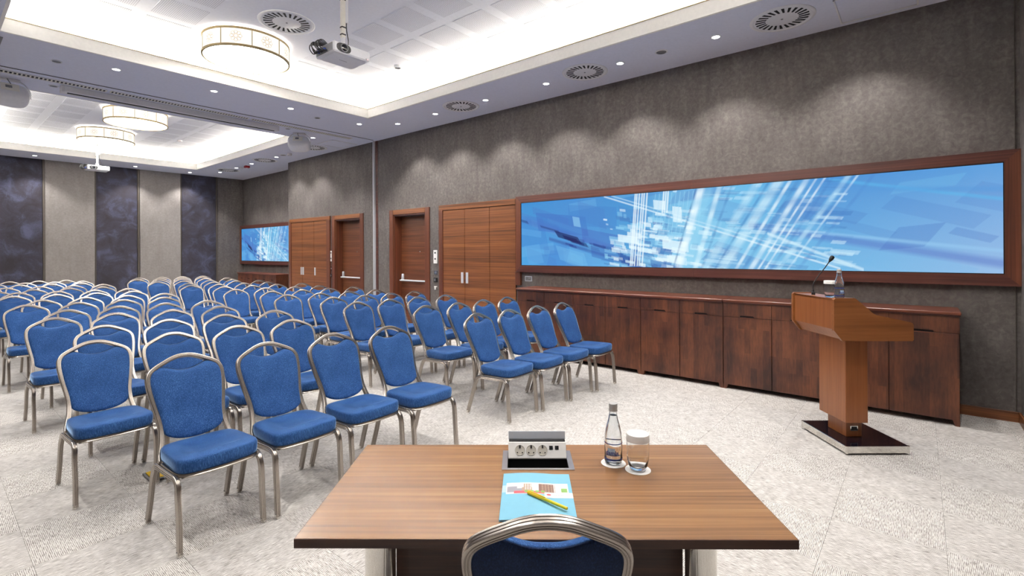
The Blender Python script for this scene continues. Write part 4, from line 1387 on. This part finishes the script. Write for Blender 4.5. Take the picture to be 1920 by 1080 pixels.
# ================================================================== LECTERN
LR, LF = 2.72, 4.0
lc = rt0 * LR + fw * LF
t = thing('lectern', 'cherry wood lectern on a mirrored black plinth, before the large screen', 'lectern', (lc.x, lc.y, 0), YAW - PI / 2)
# local x = picture right (speaker's side), local y = away from the camera
def LX(r): return r - LR
bs = MB().box(LX(2.515), LX(2.985), -0.283, 0.283, 0.012, 0.068, 0.004).build('plinth', 'gloss_black', t)
# chrome edging with corner pieces
a0, a1, c0, c1 = LX(2.515) - 0.004, LX(2.985) + 0.004, -0.287, 0.287
ch = MB()
for (x0, x1, y0, y1) in ((a0, a1, c0, c0 + 0.006), (a0, a1, c1 - 0.006, c1), (a0, a0 + 0.006, c0, c1), (a1 - 0.006, a1, c0, c1)):
    MB().box(x0, x1, y0, y1, 0.014, 0.0665, 0.001).build('chrome_edge', 'chrome', bs)
for x in (a0, a1):
    for y in (c0, c1):
        MB().lathe([(0.013, 0.0), (0.013, 0.055)], 12).build('corner_cap', 'chrome', bs, True, (x + math.copysign(0.008, -x), y + math.copysign(0.008, -y), 0.0125))
for x in (a0 + 0.06, a1 - 0.06):
    for y in (c0 + 0.06, c1 - 0.06):
        MB().lathe([(0.02, 0), (0.02, 0.012)], 12).build('plinth_foot', 'black', bs, True, (x, y, 0))
MB().box(LX(2.64), LX(2.765), -0.095, 0.13, 0.068, 0.21, 0.002).build('column_foot', 'wood_lect', t)
sk = MB().box(LX(2.672), LX(2.732), -0.099, -0.095, 0.115, 0.155, 0.001).build('socket', 'chrome', t)
MB().box(LX(2.68), LX(2.724), -0.1005, -0.0985, 0.121, 0.149).build('socket_insert', 'black', sk)
MB().box(LX(2.59), LX(2.765), -0.165, 0.165, 0.20, 0.90, 0.003).build('column', 'wood_lect', t)
prof = [(2.427, 0.939), (2.427, 1.172), (2.440, 1.185), (2.575, 1.185), (2.590, 1.181), (2.609, 1.166), (2.655, 1.126), (2.699, 1.088), (2.722, 1.068), (2.747, 1.055), (2.80, 1.044), (3.005, 1.000), (3.020, 0.993), (3.027, 0.978), (3.028, 0.868), (3.020, 0.857), (2.490, 0.860)]
for y0, y1 in ((-0.283, -0.258), (0.258, 0.283)):
    MB().prism([(LX(r), z) for r, z in prof], 'y', y0, y1).build('side_panel', 'wood_lect_h', t, 30)
inn = 0.014
MB().prism([(LX(2.427 + inn), 0.945), (LX(2.427 + inn), 1.176), (LX(2.427 + inn + 0.018), 1.176), (LX(2.427 + inn + 0.018), 0.945)], 'y', -0.258, 0.258).build('front_panel', 'wood_lect', t)
MB().prism([(LX(2.427 + inn), 0.945), (LX(2.427 + inn + 0.02), 0.952), (LX(2.513), 0.884), (LX(2.50), 0.868)], 'y', -0.258, 0.258).build('sloped_bottom', 'wood_lect', t)
MB().box(LX(2.50), LX(3.02), -0.258, 0.258, 0.866, 0.886).build('bottom_panel', 'wood_lect', t)
MB().box(LX(2.427 + inn), LX(2.60), -0.258, 0.258, 1.158, 1.177, 0.002).build('top_shelf', 'wood_lect', t)
MB().prism([(LX(2.60), 1.158), (LX(2.735), 1.045), (LX(3.015), 0.975), (LX(3.015), 0.958), (LX(2.73), 1.028), (LX(2.60), 1.138)], 'y', -0.258, 0.258).build('reading_slope', 'wood_lect', t)
MB().box(LX(2.83), LX(2.985), -0.2838, -0.282, 0.858, 0.872).build('drawer_runner', 'wood_lect_h', t)

def lpt(r, f, z):
    p = rt0 * r + fw * f
    return Vector((p.x, p.y, z))
# gooseneck microphone on the lectern
b0 = lpt(2.505, 4.10, 1.1775)
t = thing('gooseneck_microphone', 'black gooseneck microphone standing on the lectern', 'microphone', tuple(b0), YAW - PI / 2)
MB().lathe([(0.014, 0), (0.014, 0.02), (0.008, 0.024), (0.007, 0.04)], 12).build('base', 'black', t, True)
gp = catmull([(0, 0, 0.03), (-0.002, 0, 0.07), (0.012, 0, 0.11), (0.05, 0, 0.165), (0.095, 0, 0.22), (0.135, 0, 0.275)], 5)
MB().tube(gp, 0.0042, (0, 1, 0), 8).build('neck', 'black', t, True)
d = Vector((0.038, 0, 0.055)).normalized()
hp = [Vector((0.132, 0, 0.270)) + d * s for s in (0, 0.012, 0.02, 0.035, 0.055, 0.062)]
mb = MB()
for_r = [0.006, 0.009, 0.013, 0.0165, 0.016, 0.006]
loops = []
sd = Vector((0, 1, 0)); nn = d.cross(sd)
for p, r in zip(hp, for_r):
    loops.append([tuple(p + sd * r * math.cos(2 * PI * j / 12) + nn * r * math.sin(2 * PI * j / 12)) for j in range(12)])
mb.loft(loops).build('capsule', 'black', t, True)

# ================================================================== BOTTLES AND GLASSES
def text_mesh(txt, size):
    cu = bpy.data.curves.new('txt', 'FONT')
    cu.body = txt
    cu.size = size
    cu.align_x = 'CENTER'
    cu.align_y = 'CENTER'
    cu.resolution_u = 3
    cu.offset = size * 0.022
    ob = bpy.data.objects.new('txt', cu)
    COL.objects.link(ob)
    dg = bpy.context.evaluated_depsgraph_get()
    me = bpy.data.meshes.new_from_object(ob.evaluated_get(dg))
    bpy.data.objects.remove(ob, do_unlink=True)
    vs = [tuple(v.co) for v in me.vertices]
    fs = [tuple(p.vertices) for p in me.polygons]
    return vs, fs

def bottle(loc, rz, label):
    t = thing('water_bottle', label, 'bottle', loc, rz, 'glass water bottles')
    out = [(0.026, 0.0), (0.031, 0.003), (0.033, 0.010), (0.033, 0.085), (0.0325, 0.10), (0.0295, 0.122), (0.024, 0.145), (0.0185, 0.165), (0.0155, 0.183), (0.0140, 0.198), (0.0140, 0.203)]
    inn_ = [(0.0118, 0.203), (0.0118, 0.196), (0.0132, 0.183), (0.0160, 0.165), (0.0215, 0.145), (0.027, 0.122), (0.0302, 0.10), (0.0305, 0.085), (0.0305, 0.013), (0.027, 0.008), (0.004, 0.007)]
    MB().lathe(out + inn_, 36).build('glass_body', 'glass', t, 60)
    MB().lathe([(0.004, 0.0074), (0.0266, 0.0084), (0.0302, 0.0134), (0.0302, 0.085), (0.0299, 0.10), (0.0267, 0.122), (0.0212, 0.145), (0.0158, 0.165), (0.0132, 0.180), (0.002, 0.1805)], 36).build('water', 'water', t, 60)
    cap = MB().lathe([(0.0165, 0.196), (0.0168, 0.199), (0.0155, 0.202), (0.0155, 0.206), (0.0160, 0.208), (0.0160, 0.220), (0.0145, 0.223), (0.004, 0.2235)], 24).build('cap', 'cap', t, True)
    # printed bands and word
    for z0, z1, mm in ((0.078, 0.0815, 'navy'), (0.0195, 0.0245, 'navy')):
        MB().lathe([(0.0334, z0), (0.0335, z1)], 40, cap0=False, cap1=False).build('printed_band', mm, t, True)
    def wrap(vs, rad, u0, z0):
        o_ = []
        for (x, y, z) in vs:
            a = -PI / 2 + (x + u0) / rad
            o_.append((rad * math.cos(a), rad * math.sin(a), z0 + y))
        return o_
    # pale square behind the word
    n = 8
    vs = []
    for i in range(n + 1):
        for v_ in (-0.012, 0.012):
            vs.append((-0.014 + 0.028 * i / n, v_, 0))
    MB().add(wrap(vs, 0.03345, -0.006, 0.052), [(2 * i, 2 * i + 2, 2 * i + 3, 2 * i + 1) for i in range(n)]).build('printed_square', 'lblue', t)
    vs, fs = text_mesh('damla', 0.021)
    MB().add(wrap(vs, 0.0337, -0.003, 0.0475), fs).build('printed_word', 'navy', t)
    vs = []
    for i in range(n + 1):
        for v_ in (-0.0006, 0.0006):
            vs.append((-0.022 + 0.044 * i / n, v_, 0))
    MB().add(wrap(vs, 0.0337, 0.0, 0.0375), [(2 * i, 2 * i + 2, 2 * i + 3, 2 * i + 1) for i in range(n)]).build('printed_rule', 'navy', t)
    return t

def tumbler(loc, label):
    t = thing('drinking_glass', label, 'glass', loc, 0, 'tumblers with paper lids')
    out = [(0.024, 0.0), (0.029, 0.003), (0.0345, 0.018), (0.0395, 0.045), (0.0412, 0.075), (0.0405, 0.105), (0.039, 0.124)]
    inn_ = [(0.0375, 0.124), (0.039, 0.105), (0.0397, 0.075), (0.038, 0.045), (0.033, 0.022), (0.027, 0.014), (0.003, 0.012)]
    MB().lathe(out + inn_, 36).build('glass_body', 'glass', t, 60)
    MB().lathe([(0.0418, 0.106), (0.0408, 0.128), (0.0395, 0.131), (0.003, 0.132)], 36, cap0=False).build('paper_lid', 'paper', t, 40)
    return t

def coaster(loc, label, r=0.046):
    o = MB().lathe([(r, 0), (r, 0.0012), (r - 0.001, 0.0018), (0.004, 0.0018)], 36).build('paper_coaster', 'paper', None, 40, loc)
    tag(o, label, 'coaster', 'white paper coasters')

p = lpt(2.505, 3.775, 1.177)
bottle(tuple(p), YAW - PI / 2 + 0.2, 'small glass water bottle standing on top of the lectern')
p = lpt(2.495, 3.872, 1.177)
tumbler(tuple(p), 'glass tumbler with white paper lid on top of the lectern')

# ================================================================== TABLE
TA = math.radians(-51.1)
TC = Vector((1.370, 1.0155, 0))
t = thing('conference_table', 'walnut veneered table with chrome legs in the foreground', 'table', tuple(TC), TA)
Wt, Dt = 0.70, 0.335
TZ = 0.75
tp = MB().box(-Wt, Wt, -Dt, Dt, TZ - 0.025, TZ, 0.0008)
# top split in faces: cutout for the power box is built from four boards
CUT = (-0.124, 0.124, 0.098, 0.238)
def tl(P):
    """world point -> table local xy"""
    d_ = Vector(P) - TC
    c_, s_ = math.cos(TA), math.sin(TA)
    return (c_ * d_.x + s_ * d_.y, -s_ * d_.x + c_ * d_.y)
def rfw(r, f):
    q = rt0 * r + fw * f
    return (q.x, q.y, 0)
bx0, by0 = tl(rfw(-0.0415, 1.801)); bx1, by1 = tl(rfw(0.2275, 1.971))
ib = (bx0 + 0.018, bx1 - 0.018, by0 + 0.012, by1 - 0.012)
def ring_plate(outer, inner, z0, z1):
    ox0, ox1, oy0, oy1 = outer; ix0, ix1, iy0, iy1 = inner
    def quad(a0, a1, b0, b1, z): return [(a0, b0, z), (a1, b0, z), (a1, b1, z), (a0, b1, z)]
    vs = quad(ox0, ox1, oy0, oy1, z1) + quad(ix0, ix1, iy0, iy1, z1) + quad(ox0, ox1, oy0, oy1, z0) + quad(ix0, ix1, iy0, iy1, z0)
    fs = []
    for i in range(4):
        j = (i + 1) % 4
        fs += [(i, j, 4 + j, 4 + i), (8 + j, 8 + i, 12 + i, 12 + j), (i, 8 + i, 8 + j, j), (4 + j, 12 + j, 12 + i, 4 + i)]
    return vs, fs
mb = MB()
mb.add(*ring_plate((-Wt + 0.001, Wt - 0.001, -Dt + 0.001, Dt - 0.001), ib, TZ - 0.024, TZ))
mb.build('tabletop', 'wood_table', t)
for (x0, x1, y0, y1) in ((-Wt, Wt, -Dt - 0.001, -Dt + 0.001), (-Wt, Wt, Dt - 0.001, Dt + 0.001), (-Wt - 0.001, -Wt + 0.001, -Dt, Dt), (Wt - 0.001, Wt + 0.001, -Dt, Dt)):
    MB().box(x0, x1, y0, y1, TZ - 0.026, TZ - 0.0008).build('edge_band', 'wood_edge', t)
for sx in (-1, 1):
    lg = MB()
    seg = 32
    L = []
    for j in range(seg):
        a = 2 * PI * j / seg
        L.append((0.052 * math.cos(a), 0.052 * math.sin(a)))
    lx = sx * 0.553
    lg.lathe([(0.052, 0.03), (0.052, TZ - 0.03)], 40, (lx, 0.0, 0)).build('leg', 'chrome', t, True)
    MB().box(lx - 0.09, lx + 0.09, -0.08, 0.08, TZ - 0.032, TZ - 0.0255, 0.002).build('leg_plate', 'steel', t)
    MB().lathe([(0.17, 0.0), (0.172, 0.008), (0.12, 0.022), (0.056, 0.032)], 40, (lx, 0.0, 0)).build('leg_base', 'chrome', t, True)
MB().box(-0.52, 0.52, 0.085, 0.105, 0.26, TZ - 0.026, 0.002).build('modesty_panel', 'wood_edge', t)

# power box, opened: sits in the table cutout
pb = thing('power_outlet_box', 'opened steel desk outlet box with three sockets set in the table', 'socket box', (*(TC + Matrix.Rotation(TA, 3, 'Z') @ Vector(((bx0 + bx1) / 2, (by0 + by1) / 2, 0))).xy, TZ), TA)
hw, hd = (bx1 - bx0) / 2, (by1 - by0) / 2
vs, fs = ring_plate((-hw, hw, -hd, hd), (-hw + 0.02, hw - 0.02, -hd + 0.014, hd - 0.014), 0.0, 0.0025)
MB().add(vs, fs).build('frame', 'alu', pb)
well = MB()
iw, id_ = hw - 0.0185, hd - 0.0125
well.box(-iw, iw, -id_, id_, -0.062, -0.06)
well.box(-iw, -iw + 0.002, -id_, id_, -0.062, 0.0); well.box(iw - 0.002, iw, -id_, id_, -0.062, 0.0)
well.box(-iw, iw, -id_, -id_ + 0.002, -0.062, 0.0); well.box(-iw, iw, id_ - 0.002, id_, -0.062, 0.0)
well.build('well', 'black', pb)
# raised socket block: face tilts up towards the viewer
pw = hw - 0.0225
yf, yk = -0.004, 0.022
zf, zk = 0.010, 0.060
blk = MB().prism([(yf + 0.001, zf - 0.004), (yf, zf), (yk, zk), (yk + 0.035, zk), (yk + 0.035, zf - 0.004)], 'x', -pw, pw).build('socket_block', 'paper', pb)
MB().box(-pw + 0.004, pw - 0.004, yf + 0.004, yk + 0.034, -0.055, zf - 0.004).build('lift_carriage', 'black', pb)
tl_ = math.atan2(zk - zf, yk - yf)
ym_, zm_ = (yf + yk) / 2, (zf + zk) / 2
for i in range(3):
    cx = -pw + 2 * pw * (0.2 + 0.196 * i)
    so = MB().lathe([(0.0188, 0.0), (0.0188, 0.0016), (0.0172, 0.0016), (0.0163, 0.0006), (0.002, 0.0006)], 28, cap0=False).build('socket', 'socket', pb, 30, (cx, ym_, zm_), (tl_, 0, 0))
    for sx in (-1, 1):
        MB().lathe([(0.0026, 0.0008), (0.002, 0.0014)], 10).build('pin_hole', 'black', so, False, (sx * 0.0095, -0.009, 0))
    MB().box(-0.0028, 0.0028, 0.007, 0.018, 0.0007, 0.003).build('earth_clip', 'black', so)
for i in range(2):
    MB().box(-0.007, 0.007, -0.006, 0.008, 0.0003, 0.002, 0.0005).build('data_port', 'black', pb, loc=(-pw + 2 * pw * (0.74 + 0.1 * i), ym_ + 0.008 * math.cos(tl_), zm_ + 0.008 * math.sin(tl_)), rot=(tl_, 0, 0))
# flap standing at the back
fl = MB()
fl.prism([(yk + 0.026, zk + 0.002), (yk + 0.033, zk + 0.031), (yk + 0.036, zk + 0.031), (yk + 0.031, zk + 0.002)], 'x', -pw, pw)
fl.build('flap', 'alu_white', pb)
MB().box(-pw + 0.002, pw - 0.002, yk + 0.006, yk + 0.03, zk, zk + 0.004).build('hinge_gap', 'black', pb)

# folder with printed strip
fx0, fy0 = tl(rfw(-0.040, 1.455)); fx1, fy1 = tl(rfw(0.196, 1.757))
fc = ((fx0 + fx1) / 2, (fy0 + fy1) / 2)
fwc = TC + Matrix.Rotation(TA, 3, 'Z') @ Vector((fc[0], fc[1], 0))
fo = thing('paper_folder', 'light blue paper folder with a hotel photo strip lying on the table', 'folder', (fwc.x, fwc.y, TZ), TA + math.radians(-1.0))
a, b = (fx1 - fx0) / 2, (fy1 - fy0) / 2
def bulge(x, y):
    """cover lifts slightly along the spine side"""
    return 0.0045 + 0.004 * max(0.0, math.sin(PI * min(1, max(0, (x + a) / (1.5 * a)))))
nx, ny = 14, 6
def sheet(x0, x1, y0, y1, dz, n1=nx, n2=ny):
    vs, fs = [], []
    for i in range(n1 + 1):
        for j in range(n2 + 1):
            x = x0 + (x1 - x0) * i / n1; y = y0 + (y1 - y0) * j / n2
            vs.append((x, y, bulge(x, y) + dz))
    for i in range(n1):
        for j in range(n2):
            q = i * (n2 + 1) + j
            fs.append((q, q + n2 + 1, q + n2 + 2, q + 1))
    return vs, fs
MB().box(-a, a, -b, b, 0.0, 0.0012).build('back_cover', 'cyan', fo)
MB().box(-a + 0.004, a - 0.006, -b + 0.004, b - 0.004, 0.0012, 0.0040).build('papers', 'paper', fo)
top = MB()
v1, f1 = sheet(-a, a, -b, b, 0.0008)
v0, f0 = sheet(-a, a, -b, b, 0.0)
top.add(v1, f1); top.add(v0, f0)
fcv = top.build('front_cover', 'cyan', fo, 60)
def patch(name, x0, x1, y0, y1, dz, mat, n1=8, n2=2):
    vs, fs = sheet(x0, x1, y0, y1, 0.0008 + dz, n1, n2)
    return MB().add(vs, fs).build(name, mat, fcv, 60)
def fy(f): return (f - 1.606)     # metres from the folder centre, along the view
patch('printed_strip', -a, -a + 0.02, 0.014, 0.062, 0.0002, 'lblue')
patch('printed_strip', -a + 0.014, a - 0.012, 0.002, 0.078, 0.0003, 'paper')
patch('printed_strip', a - 0.092, a, -0.020, 0.014, 0.0006, 'paper')
# little buildings of the photo strip
z_ = 0.00045
patch('printed_building', -a + 0.017, -a + 0.05, 0.012, 0.052, z_, 'print_grey')
patch('printed_building', -a + 0.05, -a + 0.075, 0.012, 0.038, z_, 'print_grey')
patch('printed_building', -a + 0.072, -a + 0.098, 0.02, 0.070, z_, 'print_tan')
patch('printed_building', -a + 0.066, -a + 0.10, 0.02, 0.045, z_ + 0.00002, 'print_tan')
patch('printed_building', -a + 0.122, -a + 0.182, 0.01, 0.070, z_, 'print_brown')
patch('printed_building', -a + 0.04, -a + 0.142, 0.004, 0.020, z_ + 0.00005, 'print_red')
for i in range(5):
    for j in range(6):
        patch('printed_window', -a + 0.132 + i * 0.010, -a + 0.138 + i * 0.010, 0.018 + j * 0.0085, 0.0225 + j * 0.0085, z_ + 0.0001, 'print_tan', 1, 1)
for i in range(3):
    for j in range(5):
        patch('printed_window', -a + 0.076 + i * 0.008, -a + 0.0805 + i * 0.008, 0.03 + j * 0.008, 0.034 + j * 0.008, z_ + 0.0001, 'paper', 1, 1)
for i in range(4):
    patch('printed_tree', -a + 0.075 + i * 0.018, -a + 0.087 + i * 0.018, 0.010, 0.024, z_ + 0.0002, 'green_leaf', 1, 1)
patch('printed_tree', a - 0.036, a - 0.016, 0.018, 0.044, z_ + 0.0002, 'green_leaf', 2, 2)
# emblem and word on the white tab
el = MB()
L = [(a - 0.078 + 0.0075 * math.cos(2 * PI * j / 16), -0.002 + 0.006 * math.sin(2 * PI * j / 16)) for j in range(16)]
el.add([(x, y, bulge(x, y) + 0.0018) for x, y in L], [tuple(range(16))])
el.build('printed_emblem', 'print_red', fcv)
wd = MB()
rs2 = random.Random(3)
xx = a - 0.066
while xx < a - 0.018:
    w_ = rs2.uniform(0.0014, 0.0026)
    h_ = rs2.choice([0.004, 0.004, 0.0065])
    d_ = rs2.choice([0, 0, 0.002])
    zq = bulge(xx, 0) + 0.0019
    wd.add([(xx, -0.005 - d_, zq), (xx + w_ * 0.6, -0.005 - d_, zq), (xx + w_ * 0.6, -0.005 + h_, zq), (xx, -0.005 + h_, zq)], [(0, 1, 2, 3)])
    xx += w_ + 0.0008
wd.build('printed_word', 'print_grey', fcv)

# pen
pA = Vector(rfw(0.048, 1.606)); pB = Vector(rfw(0.164, 1.502))
dv = (pB - pA)
pz = TZ + 0.0045 + 0.0012 + 0.0055 + 0.004
pn = thing('ballpoint_pen', 'yellow pen with clipped cap lying on the blue folder', 'pen', (pA.x, pA.y, pz), math.atan2(dv.y, dv.x))
ln = dv.length
def rod(name, prof, mat):
    loops = [[(x, r * math.cos(2 * PI * j / 16), r * math.sin(2 * PI * j / 16)) for j in range(16)] for x, r in prof]
    return MB().loft(loops).build(name, mat, pn, True)
rod('barrel', [(ln * 0.26, 0.0050), (ln * 0.9, 0.0047), (ln * 0.985, 0.0045)], 'pen_y')
rod('end_plug', [(ln * 0.975, 0.0047), (ln, 0.0047), (ln * 1.005, 0.0035)], 'yellow')
rod('cap', [(0.0, 0.0050), (0.002, 0.0058), (ln * 0.33, 0.0060), (ln * 0.335, 0.0052)], 'yellow')
MB().box(0.004, ln * 0.46, -0.002, 0.002, 0.005, 0.0075, 0.0008).build('clip', 'yellow', pn)
MB().box(ln * 0.46, ln * 0.50, -0.002, 0.002, 0.0036, 0.0043, 0.0003).build('red_dot', 'print_red', pn)

# bottle, glass, coasters on the table
q = Vector(rfw(0.378, 1.857)); coaster((q.x, q.y, TZ + 0.0002), 'white round paper coaster under the bottle on the table')
bottle((q.x, q.y, TZ + 0.0022), YAW - PI / 2 - 0.25, 'small glass water bottle with navy lettering standing on the table')
q = Vector(rfw(0.456, 1.800)); coaster((q.x, q.y, TZ + 0.0002), 'white round paper coaster under the tumbler on the table')
tumbler((q.x, q.y, TZ + 0.0022), 'glass tumbler with white paper lid on the table')

# ------------------------------------------------------------------ tidy up prototype leftovers
for me in list(bpy.data.meshes):
    if me.users == 0:
        bpy.data.meshes.remove(me)
